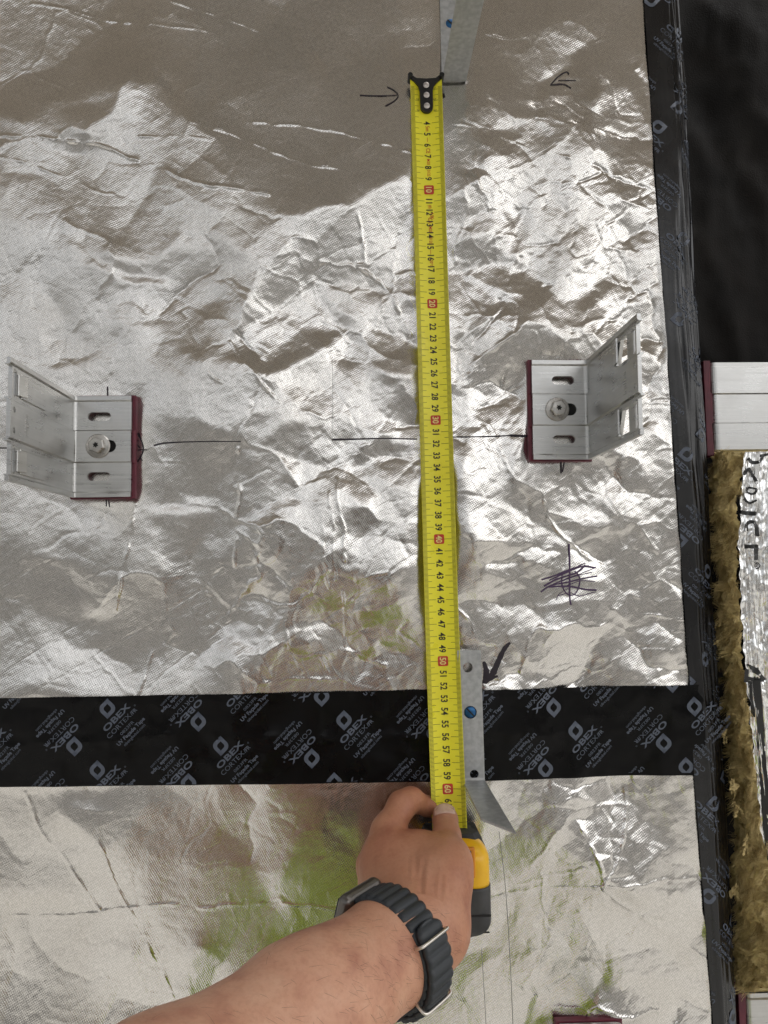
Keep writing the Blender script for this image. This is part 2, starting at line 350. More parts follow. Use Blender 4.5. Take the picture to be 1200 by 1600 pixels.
MORE = [
 (M_,[(395,430),(500,402),(550,412),(530,450),(440,482),(378,472)],0), (D_,[(388,492),(450,472),(500,462),(520,440),(482,520),(490,545),(420,572),(392,542)],0),
 (L_,[(480,512),(505,492),(512,520),(490,532)],0), (31,[(560,470),(590,458),(642,508),(612,525),(600,542),(572,560),(558,528)],2),
 (L_,[(460,612),(500,560),(548,555),(550,592),(522,690),(500,697),(476,660)],1), (-9,[(415,692),(445,655),(475,655),(500,702),(482,800),(478,862),(430,800)],0),
 (L_,[(505,705),(545,700),(548,780),(540,850),(515,850),(500,780)],2), (31,[(545,742),(600,702),(650,700),(650,800),(602,840),(560,800)],0), (L_,[(590,852),(650,806),(656,872),(602,902),(575,892)],0),
 (L_,[(600,600),(645,590),(648,680),(600,690)],2), (-6,[(390,962),(460,930),(512,930),(480,1002),(402,1002)],0),
 (20,[(695,236),(770,168),(772,240),(754,322),(700,365)],1), (D_,[(772,212),(812,190),(794,227),(772,280),(757,347),(700,374),(752,325)],-2),
 (L_,[(812,212),(840,190),(846,273),(834,335),(791,366),(763,350),(770,280)],3), (D_,[(834,340),(818,400),(792,388),(815,362)],0),
 (22,[(698,390),(751,363),(794,372),(766,412),(702,428)],0), (D_,[(702,430),(766,415),(782,406),(748,458),(720,478),(702,458)],-2),
 (L_,[(757,458),(819,397),(803,474),(782,514),(711,551)],3), (34,[(813,443),(850,427),(850,474),(825,492),(797,483)],0), (L_,[(852,443),(912,427),(914,452),(890,490),(852,486)],4),
 (D_,[(914,458),(954,418),(960,426),(929,464),(896,494)],0), (L_,[(928,475),(974,422),(988,398),(1034,428),(1038,560),(942,526),(912,492)],6), (27,[(803,486),(890,489),(892,508),(788,514)],0),
 (D_,[(772,152),(927,150),(865,176),(834,190),(812,187)],0), (D_,[(893,210),(912,184),(902,230),(888,246)],0), (16,[(900,240),(985,180),(1015,230),(1000,290),(930,310)],4),
 (27,[(745,760),(800,790),(800,850),(740,832)],0), (26,[(720,862),(790,900),(850,932),(850,1090),(720,1090)],2), (30,[(960,740),(978,745),(975,805),(962,800)],0), (32,[(905,770),(950,800),(945,815),(900,800)],0),
 (31,[(110,165),(190,150),(185,190),(202,232),(160,240),(130,200)],0), (31,[(160,192),(205,190),(216,245),(170,232)],0), (L_,[(202,152),(240,147),(272,192),(340,232),(355,292),(330,302),(242,262),(216,232)],-2),
 (37,[(105,232),(142,235),(140,390),(115,380)],3), (L_,[(30,272),(100,282),(104,380),(60,402),(20,342)],-4), (13,[(242,382),(330,402),(346,522),(262,560),(240,442)],-2),
 (D_,[(130,405),(190,430),(262,445),(250,454),(180,441)],0), (33,[(195,452),(230,456),(226,520),(196,512)],3), (32,[(0,120),(60,140),(130,120),(60,185),(0,195)],0), (30,[(40,520),(100,505),(110,560),(60,570)],0), (30,[(300,500),(345,470),(350,560),(318,580)],0),
 (22,[(240,560),(320,600),(310,660),(250,640)],0), (33,[(240,826),(262,822),(268,880),(258,890)],2), (34,[(232,790),(345,800),(330,812),(240,806)],0), (34,[(285,780),(345,785),(348,793),(285,792)],0), (3,[(60,870),(140,900),(130,960),(50,950)],-5), (4,[(110,910),(175,900),(170,960),(120,960)],-5),
]
for e_, pl_, az_ in MORE: patch(pl_, e=e_, az=az_)
sz = -np.radians(WANT)/2*1.5; sx = -np.radians(WSX)/2*1.3
# (signs) a slope dh/dz > 0 turns the face downwards, so raising the mirrored elevation needs dh/dz < 0
crumple = 0.62 + 0.50*inside([(690,250),(760,180),(1000,80),(1120,600),(1130,1680),(860,1680),(720,1100)], 0.02) \
        + 0.35*inside([(350,400),(700,400),(700,1100),(380,1100)], 0.02) + 0.25*inside([(350,900),(640,900),(640,1090),(350,1090)], 0.015)
crumple *= 1 - 0.35*inside([(190,-60),(690,-60),(690,240),(640,265),(540,330),(430,330),(340,250),(280,170)], 0.012)
crumple *= 1 - 0.2*inside([(-200,1215),(860,1200),(880,1900),(-200,1900)], 0.01)
for cell, seed, amp, ax, ang in ((0.075,31,0.075,1.4,0.6), (0.044,32,0.105,1.45,1.15), (0.020,33,0.062,1.5,2.5), (0.009,34,0.026,1.7,0.9)):
    vx, vz = voronoi_slopes(cell, seed, ax, ang); cm = crumple if cell > 0.02 else np.clip(crumple, 0, 1.3)**2.6; sx += amp*vx*cm; sz += amp*vz*cm
H = integrate(sx, sz, 0.09)
for cell, seed, ax, ang, wd_, amp in ((0.044,32,1.45,1.15,0.0011,0.00032), (0.020,33,1.5,2.5,0.0008,0.00018), (0.028,35,2.2,0.6,0.0008,0.00016)): H += voronoi_lines(cell, seed, ax, ang, wd_)*amp*np.clip(crumple, 0, 1.2)**1.3
H = blur(H, 0.0006)
RIDGES = [
 ([(-40,-5),(60,12),(200,33)],0.0012,0.0012), ([(200,33),(320,48)],0.001,0.0007),
 ([(260,0),(330,20),(410,42)],0.001,0.0010),
 ([(0,214),(80,214),(170,232),(250,265),(330,296),(420,305)],0.0013,0.0016),
 ([(0,245),(90,272),(180,297)],0.001,0.001), ([(220,215),(270,218),(330,225)],0.001,0.0008),
 ([(298,196),(360,212),(430,238),(490,260),(535,267)],0.0011,0.0014),
 ([(400,191),(480,197),(560,213),(640,237)],0.0011,0.0013),
 ([(690,196),(760,210),(830,238),(880,252)],0.001,0.001), ([(840,190),(900,207)],0.001,0.001),
 ([(755,50),(790,62),(830,60)],0.001,0.0012),
 ([(-40,1440),(120,1428),(240,1415),(400,1414),(530,1417),(640,1405),(700,1408),(800,1398),(940,1382),(1110,1372)],0.0011,0.0013),
 ([(519,220),(519,300),(520,420),(519,560),(521,700)],0.0005,-0.0007),
 ([(525,750),(530,800),(540,870)],0.0012,0.0016), ([(515,770),(520,830),(525,900)],0.001,0.0012), ([(505,810),(508,880),(515,915)],0.001,0.001),
 ([(535,920),(540,960),(540,1010)],0.001,0.0014),
 ([(555,330),(570,400),(560,410),(600,440),(620,480),(635,520)],0.0013,0.0018),
 ([(360,530),(400,590),(450,640)],0.0013,0.0018), ([(325,540),(330,580),(350,600)],0.001,0.0014),
 ([(210,790),(205,840),(190,900),(178,950)],0.0016,0.0022), ([(240,1010),(230,1040),(215,1075)],0.0015,0.0020),
 ([(375,700),(378,760),(372,820),(370,900),(375,960)],0.0016,0.0020), ([(370,830),(400,850),(450,880)],0.0012,0.0018),
 ([(600,840),(570,900),(540,940)],0.0012,-0.0018), ([(570,900),(605,893)],0.0018,0.0022),
 ([(410,980),(430,1010)],0.0014,0.002), ([(448,970),(455,1010),(470,1050)],0.0013,0.002), ([(500,1030),(515,1055)],0.0013,0.002),
 ([(-20,930),(60,890),(130,850)],0.0007,-0.0009), ([(0,1060),(80,1000),(180,930)],0.0007,-0.0009),
 ([(60,1085),(180,1000),(300,930),(350,890)],0.0008,-0.001), ([(210,1085),(300,1020),(380,960)],0.0007,-0.0009),
 ([(848,780),(860,810),(880,840),(905,865),(940,885)],0.0015,0.0024), ([(840,880),(855,850),(862,830)],0.0012,-0.0014),
 ([(965,740),(975,790),(970,830)],0.0014,-0.0018), ([(980,870),(975,920),(965,950)],0.0013,-0.0016),
 ([(1010,965),(1050,965),(1080,972)],0.001,0.0014), ([(712,950),(735,970),(745,990)],0.0012,0.0016),
 ([(800,480),(790,560),(785,600)],0.0015,-0.002), ([(840,310),(900,290),(940,270)],0.0016,-0.0024),
 ([(1035,330),(990,370),(940,400),(890,430),(850,445)],0.0022,-0.0032), ([(1035,290),(1000,310),(960,350),(925,365)],0.0015,-0.0022),
 ([(815,400),(790,440),(770,490),(740,530)],0.002,-0.003), ([(840,340),(850,320),(830,300)],0.0015,-0.0022),
 ([(930,470),(910,500),(890,520)],0.0018,-0.0026), ([(960,390),(950,420),(975,450)],0.0014,0.0018), ([(740,250),(745,300),(762,330)],0.0015,0.0016),
 ([(150,1310),(190,1400),(240,1500),(290,1590)],0.0012,0.0016), ([(35,1240),(60,1300),(100,1350),(150,1420)],0.0014,0.0018),
 ([(980,1230),(975,1290),(960,1340),(940,1380)],0.0014,0.0018), ([(900,1280),(925,1330),(942,1380)],0.0016,0.0022),
 ([(940,1385),(990,1420),(1060,1470),(1105,1500)],0.0012,0.0014), ([(990,1585),(960,1520),(930,1480)],0.001,-0.0012),
 ([(785,1300),(790,1400),(797,1500),(802,1620)],0.0004,-0.0006),
]
for i, (pl, wd, ht) in enumerate(RIDGES): H += ridge(pl, wd*0.8, ht*(0.30 if ht > 0 else 0.17), 0.8)
H += fractal(0.006, 41, 2)*0.00005*crumple + fractal(0.0035, 42, 2)*0.000014
H -= np.median(H)

# where things lie on the foil it is pressed flat
def rect(x0, y0, x1, y1): return [(x0,y0),(x1,y0),(x1,y1),(x0,y1)]
EDGE = [PX(1005,0), PX(1113,1600)]                # left rim of the corner tape
def line_x(L, z): (a, b), (c, d) = L; return a + (c-a)*(z-b)/(d-b)
dist_edge = line_x(EDGE, GZ) - GX
_l = blur(H, 0.015); _t = np.clip(dist_edge/0.06, 0, 1); H = _l*_t*_t*(3-2*_t) + (H-_l)*np.clip((dist_edge+0.001)/0.004, 0, 1)
HS = blur(H, 0.018)
tape_m = inside([(-60,1100),(1110,1078),(1118,1202),(-60,1224)], 0.0022, 0)
H = H*(1-tape_m) + (HS-0.0022)*tape_m
blade_m = np.clip(1.3*inside([(636,118),(694,118),(728,1300),(668,1300)], 0.007, 0), 0, 1)
H = H*(1-blade_m) + np.minimum(np.minimum(H, HS+0.0008), 0.0035)*blade_m
def press_flat(poly, soft=0.0035):
    global H
    m = inside(poly, 0, 0); v = float(H[m > 0].mean()) if m.any() else 0.0
    m = np.clip(blur(m, soft)*1.15, 0, 1); H = H*(1-m) + v*m
    return v
SEAT = {k: press_flat(q) for k, q in dict(left=rect(112,620,214,776), right=rect(822,566,912,714), low=rect(850,1600,930,1690),
        top_strap=[(686,-90),(728,-90),(728,126),(686,126)], low_strap=[(720,1018),(756,1018),(758,1218),(724,1218)]).items()}
H = np.clip(H, -0.013, 0.013)
def foil_h(x, z):
    i = np.clip(((np.asarray(x)-X0)/DX).astype(int), 0, NX-1); j = np.clip(((np.asarray(z)-Z0)/DX).astype(int), 0, NZ-1)
    return H[j, i]

STRIP_Z = PX(540, 1150)[1]
def foil_sheet(name, z_lo, z_hi, rows):
    """fine inside the view, coarser and repeating beyond it"""
    xs = np.concatenate([np.arange(-1.6, X0-1e-6, 0.006), gx]); zs = rows
    XS, ZS = np.meshgrid(xs, zs)
    lim = line_x(EDGE, ZS) + 0.012; cl = XS > lim
    i = np.round((XS-X0)/DX).astype(int) % NX; j = np.round((ZS-Z0)/DX).astype(int) % NZ
    h = H[j, i]*np.clip((lim-XS)/0.01, 0, 1)
    far = np.clip((X0-XS)/0.05, 0, 1); h = h*(1-0.3*far)
    V = np.stack([np.where(cl, lim, XS), -h, ZS], -1).reshape(-1, 3)
    F = grid_faces(*XS.shape); dead = cl.ravel()
    F = F[~dead[F].all(1)]
    me = mesh_np(name, V, F); return link(name, me, M['foil'], smooth=True)
k = np.searchsorted(gz, STRIP_Z)
up_rows = np.concatenate([gz[k+1:], np.arange(Z1, 1.25, 0.006)]); lo_rows = np.concatenate([np.arange(-1.75, Z0, 0.006), gz[:k-1]])
foil_up = tag(foil_sheet('foil_facing', STRIP_Z, 1.2, up_rows), 'large crumpled silver foil sheet above the horizontal black tape', 'foil sheet')
foil_lo = tag(foil_sheet('foil_facing', -1.75, STRIP_Z, lo_rows), 'smoother silver foil sheet below the horizontal black tape, mirroring green', 'foil sheet')
# what the foil is glued to, behind it and round the corner
bm = bmesh.new()
z0, z1 = -1.75, 1.25
c0, c1 = line_x(EDGE, z0)+0.013, line_x(EDGE, z1)+0.013
A = [(-1.6,0.014,z0),(c0,0.014,z0),(c1,0.014,z1),(-1.6,0.014,z1)]; B = [(x,0.2,z) for x,_,z in A]
va = [bm.verts.new(p) for p in A]; vb = [bm.verts.new(p) for p in B]
bm.faces.new(va); bm.faces.new(vb[::-1])
for i in range(4): bm.faces.new((va[i], vb[i], vb[(i+1)%4], va[(i+1)%4]))
bmesh.ops.recalc_face_normals(bm, faces=bm.faces)
tag(link('insulation_wall', mesh_bm('insulation_wall', bm), M['dark']), 'wall build-up hidden behind the foil sheets and corner tape', 'wall')
# ------------------------------------------------------------------ printed lettering
_TXT = {}
def text_flat(s, height, bold=0.0, narrow=1.0):
    """outline of one line of lettering as flat triangles, centred; height = capital height"""
    key = (s, bold)
    if key not in _TXT:
        cu = bpy.data.curves.new('t', 'FONT'); cu.body = s; cu.size = 1.0; cu.offset = bold; cu.resolution_u = 3
        o = bpy.data.objects.new('t', cu); COL.objects.link(o); dg = bpy.context.evaluated_depsgraph_get(); dg.update()
        me = bpy.data.meshes.new_from_object(o.evaluated_get(dg)); 
        bm = bmesh.new(); bm.from_mesh(me); bmesh.ops.triangulate(bm, faces=bm.faces[:])
        v = np.array([(q.co.x, q.co.y) for q in bm.verts]).reshape(-1, 2); bm.verts.index_update()
        f = np.array([[q.index for q in fc.verts] for fc in bm.faces]).reshape(-1, 3)
        bm.free(); bpy.data.objects.remove(o); bpy.data.meshes.remove(me); bpy.data.curves.remove(cu)
        _TXT[key] = (v, f)
    v, f = _TXT[key]; v = v*(height/0.70)*np.array([narrow, 1.0])
    c = np.array([(v[:,0].max()+v[:,0].min())/2, height*0.5])
    return v - c, f
def stamp_flat():
    """the tape's repeated mark, in centimetres, text reading along +x"""
    V, F = [], []; n = 0
    def put(v, f, dx, dy):
        nonlocal n
        V.append(v + np.array([dx, dy])); F.append(f + n); n += len(v)
    def fit(s, length, h, bold, y):
        v, f = text_flat(s, h, bold); w = v[:,0].max()-v[:,0].min(); v = v*np.array([length/w, 1]); put(v, f, 0, y)
    fit('OBEX', 2.85, 0.46, 0.030, 0.0)
    fit('CORTEX', 2.5, 0.38, -0.004, -0.62); V[-1][:,0] -= 0.34
    fit('/FR', 0.62, 0.30, 0.02, -0.66); V[-1][:,0] += 1.28
    v, f = text_flat('o', 0.2, 0.0); put(v, f, 1.72, -0.36)
    fit('0823FR', 1.45, 0.24, 0.0, -1.20)
    fit('UV Fa\u00e7ade Tape', 3.0, 0.29, 0.030, -1.62)
    fit('obexglobal.com', 2.35, 0.23, 0.004, -2.02)
    # leaf-shaped emblem: a square ring with two sharp and two round corners
    def leaf(r, m=7):
        pts = []
        for cx, cy, rr, a0 in ((r, r, 0.0, 0), (-r, r, r*0.8, 90), (-r, -r, 0.0, 180), (r, -r, r*0.8, 270)):
            sx, sy = (1 if cx > 0 else -1), (1 if cy > 0 else -1)
            for k in range(m):
                a = R(a0 + 90*k/(m-1)); pts.append((cx - sx*rr + rr*math.cos(a), cy - sy*rr + rr*math.sin(a)))
        return np.array(pts)
    a, b = leaf(0.58), leaf(0.27); k = len(a); i = np.arange(k); j = (i+1) % k
    put(np.vstack([a, b]), np.vstack([np.stack([i, j, k+j], 1), np.stack([i, k+j, k+i], 1)]), 0, 1.02)
    return np.vstack(V)*0.01, np.vstack(F)
STAMP = stamp_flat()
def clip_band(v, f, lo, hi, ax=1):
    """cut flat lettering at the tape's rims"""
    me = mesh_np('c', np.c_[v, np.zeros(len(v))], f); bm = bmesh.new(); bm.from_mesh(me); bpy.data.meshes.remove(me)
    for c, s in ((lo, -1), (hi, 1)):
        n = [0,0,0]; n[ax] = s; p = [0,0,0]; p[ax] = c
        bmesh.ops.bisect_plane(bm, geom=bm.verts[:]+bm.edges[:]+bm.faces[:], plane_co=p, plane_no=n, clear_outer=True)
    bmesh.ops.triangulate(bm, faces=bm.faces[:]); bm.verts.index_update()
    v = np.array([(q.co.x, q.co.y) for q in bm.verts]).reshape(-1, 2); f = np.array([[q.index for q in c.verts] for c in bm.faces]).reshape(-1, 3)
    bm.free(); return v, f
def stamps_on_tape(parent, length, width, place, origin, rng):
    """tape frame: u along, w across from the top rim; place(u, w) gives points in the world"""
    a = np.array([0.0995, 0.0182]); b = np.array([-0.0083, -0.0493]); n = 0
    for flip, base in ((0, origin), (1, origin + np.array([-0.0263, -0.0297]))):
        for i in range(-30, 31):
            for j in range(-12, 13):
                c = base + i*a + j*b
                if not (rng[0]-0.03 < c[0] < rng[1]+0.03 and -width-0.03 < c[1] < 0.03): continue
                ang = R(45.5) + (math.pi if flip else 0); ca, sa = math.cos(ang), math.sin(ang)
                v = (STAMP[0] - np.array([0, 0.0102])) @ np.array([[ca, sa], [-sa, ca]]) + c
                v, f = clip_band(v, STAMP[1], -width+0.0003, -0.0003)
                if not len(f): continue
                w3 = place(v[:,0], -v[:,1])
                me = mesh_np('printed_mark', w3, f); link('printed_mark', me, M['print'], parent); n += 1
    return n

# ------------------------------------------------------------------ horizontal black tape
TOPL = [PX(0,1090), PX(1075,1070)]; BOTL = [PX(0,1232), PX(1083,1211)]
def lz(L, x): (a, b), (c, d) = L; return b + (d-b)*(x-a)/(c-a)
TR = np.random.default_rng(5)
tape_wr = blur(fractal(0.03, 51, 3), 0.001)*0.0006 + ridge([(-60,1160),(120,1158),(300,1150),(600,1152),(900,1148)], 0.004, 0.0011, 0.5) \
        + ridge([(150,1085),(170,1160),(160,1230)], 0.002, 0.0004) + ridge([(560,1085),(575,1230)], 0.002, 0.0004) + ridge([(880,1075),(900,1210)], 0.002, 0.0004)
TAPE_H = blur(np.maximum(HS, H), 0.006) + 0.0021 + tape_wr
TAPE_H = np.maximum(TAPE_H, H + 0.0007)
def tape_surf(x, z, lift=0.0):
    i = np.clip(np.round((x-X0)/DX).astype(int), 0, NX-1); j = np.clip(np.round((z-Z0)/DX).astype(int), 0, NZ-1)
    return np.stack([x, -(TAPE_H[j, i] + lift), z], -1)
xs = np.concatenate([np.arange(-1.6, X0, 0.01), np.arange(X0, PX(1079,1140)[0]+0.012, 0.002)]); ws = np.linspace(0, 1, 46)
XS, WS = np.meshgrid(xs, ws); ZS = lz(TOPL, XS)*(1-WS) + lz(BOTL, XS)*WS
jag = np.cumsum(TR.standard_normal(len(xs)))*0.00005; ZS[0] += jag - jag.mean()
h_tape = link('black_tape', mesh_np('black_tape', tape_surf(XS, ZS).reshape(-1, 3), grid_faces(*XS.shape)[:, ::-1]), M['black_film'], smooth=True)
tag(h_tape, 'wide horizontal black facade tape with grey print between the two foil sheets', 'tape')
HW = TOPL[0][1] - BOTL[0][1]
sl = math.atan2(TOPL[1][1]-TOPL[0][1], TOPL[1][0]-TOPL[0][0]); c_, s_ = math.cos(sl), math.sin(sl); ox, oz = TOPL[0]
def place_h(u, w):
    x = ox + u*c_ + w*s_; z = oz + u*s_ - w*c_; return tape_surf(x, z, 0.00025)
# first emblem of the pattern stands at pixel (170, 1106)
e = np.array(PX(170,1106)) - np.array([ox, oz]); org = np.array([e[0]*c_ + e[1]*s_, -e[0]*s_ + e[1]*c_])
stamps_on_tape(h_tape, 0, HW, place_h, org, (-0.35, PX(1078,1140)[0]-ox-0.004))

# ------------------------------------------------------------------ corner tape
def px_line(pts, h):
    q = np.array([PX(x, y, h) for x, y in pts]); return lambda z: np.interp(z, q[::-1,1], q[::-1,0])
edge_f = px_line([(987,-260),(1005,0),(1029,360),(1052,700),(1076,1070),(1083,1210),(1113,1600),(1130,1850)], 0.0)
fold_f = px_line([(1024,-260),(1043,0),(1055,230),(1054,330),(1052,420),(1056,520),(1070,640),(1083,800),(1088,980),(1103,1150),(1113,1300),(1128,1600),(1140,1850)], 0.0)
rim_f = px_line([(1040,-260),(1061,0),(1078,250),(1084,380),(1093,520),(1101,640),(1108,800),(1116,980),(1127,1150),(1136,1300),(1150,1600),(1160,1850)], -0.012)
zs = np.arange(-0.75, 0.85, 0.002); nz = len(zs)
rn = np.random.default_rng(9)
def sm1(a, s):
    k = np.arange(-int(4*s), int(4*s)+1); g = np.exp(-0.5*(k/s)**2); return np.convolve(a, g/g.sum(), 'same')
NC = 44
WR = np.stack([sm1(rn.standard_normal(nz), 14)*3.6 for _ in range(NC)], 1)
for _ in range(1): WR = np.apply_along_axis(lambda r: np.convolve(r, [0.25,0.5,0.25], 'same'), 1, WR)
def corner_surf(w, z, lift=0.0):
    """w = distance from the tape's left rim, wrapping over the corner and back into the recess"""
    w = np.asarray(w, float); z = np.asarray(z, float); e, fo, ri = edge_f(z), fold_f(z), rim_f(z)
    a = fo - e; b = np.hypot(ri-fo, 0.012); t = np.clip((w-a)/b, 0, 1); back = np.clip(w-a-b, 0, None)
    x = np.where(w < a, e+w, fo + (ri-fo)*t); h = np.where(w < a, 0.0016 + 0.0012*np.clip(w/np.maximum(a,1e-4),0,1), 0.0028 - 0.0148*t**1.3) - back
    j = np.clip(((z-zs[0])/0.002).astype(int), 0, nz-1); i = np.clip((w/0.055*NC).astype(int), 0, NC-1)
    amp = 0.00022 + 0.0027*np.clip((w-a)/0.004, 0, 1)*np.clip((z+0.22)/0.15, 0.25, 1)*np.clip(1-back/0.01, 0, 1)
    n = WR[j, i]; h = h + amp*n; x = x + amp*0.4*n*np.clip((w-a)/0.004, 0, 1)
    nx = np.where(w < a, 0, 0.7); return np.stack([x + lift*nx, -(h + lift*np.where(w<a, 1, 0.7)), z], -1)
wc = np.concatenate([np.linspace(0, 0.046, 58), [0.055, 0.07, 0.10]])
WC, ZC = np.meshgrid(wc, zs)
c_tape = link('black_tape', mesh_np('corner_tape', corner_surf(WC, ZC).reshape(-1, 3), grid_faces(*WC.shape)), M['corner_film'], smooth=True)
tag(c_tape, 'vertical black printed tape wrapped wrinkled round the outside corner', 'tape')
def place_c(u, w):           # u runs down the tape, w in from the left rim
    return corner_surf(0.058 - w, zs[-1] - u, 0.00035)
stamps_on_tape(c_tape, 0, 0.058, place_c, np.array([0.372, -0.022]), (0.0, 1.55))

# ------------------------------------------------------------------ black membrane in the recess
xs = np.arange(0.2, 1.5, 0.006); zz = np.arange(-1.75, 1.25, 0.006); XS, ZS = np.meshgrid(xs, zz)
rm = np.random.default_rng(71); kr_ = np.fft.fftfreq(len(zz))[:,None]; kc_ = np.fft.rfftfreq(len(xs))[None]; memb = np.zeros(XS.shape); amp_ = 1.0; cl_ = 16.0
for _ in range(4):
    nn_ = np.fft.irfft2(np.fft.rfft2(rm.standard_normal(XS.shape))*np.exp(-2*(np.pi*0.4)**2*((cl_*1.8*kr_)**2+(cl_*kc_)**2)), s=XS.shape); memb += amp_*(1-2*np.abs(nn_/nn_.std())**0.8); cl_ *= 0.5; amp_ *= 0.5
V = np.stack([XS, 0.112 - 0.0030*memb, ZS], -1).reshape(-1, 3)
tag(link('black_membrane', mesh_np('black_membrane', V, grid_faces(*XS.shape)), M['fabric'], smooth=True), 'dark black cloth membrane in the recess right of the corner', 'membrane')
# ------------------------------------------------------------------ wall brackets
def slot_cutter(bm, c, half_len, rad, axis_dir, n_dir, depth, seg=8):
    """a round-ended slot: prism standing along n_dir"""
    a = Vector(axis_dir); n = Vector(n_dir); b = n.cross(a); ring = []
    for s in (1, -1):
        for k in range(seg+1):
            t = math.pi*(k/seg) - math.pi/2
            ring.append(Vector(c) + s*(a*(half_len-rad)) + s*rad*(math.cos(t)*a + math.sin(t)*b))
    lo = [bm.verts.new(p - n*depth) for p in ring]; hi = [bm.verts.new(p + n*depth) for p in ring]; m = len(ring)
    bm.faces.new(lo[::-1]); bm.faces.new(hi)
    for i in range(m): bm.faces.new((lo[i], lo[(i+1)%m], hi[(i+1)%m], hi[i]))
def poly_cutter(bm, pts, n_dir, depth):
    n = Vector(n_dir); lo = [bm.verts.new(Vector(p)-n*depth) for p in pts]; hi = [bm.verts.new(Vector(p)+n*depth) for p in pts]; m = len(pts)
    bm.faces.new(lo[::-1]); bm.faces.new(hi)
    for i in range(m): bm.faces.new((lo[i], lo[(i+1)%m], hi[(i+1)%m], hi[i]))
HB, LB, AB, TH, RB = 0.0845, 0.050, 0.123, 0.0028, 0.006   # height, base length, arm length, gauge, bend radius
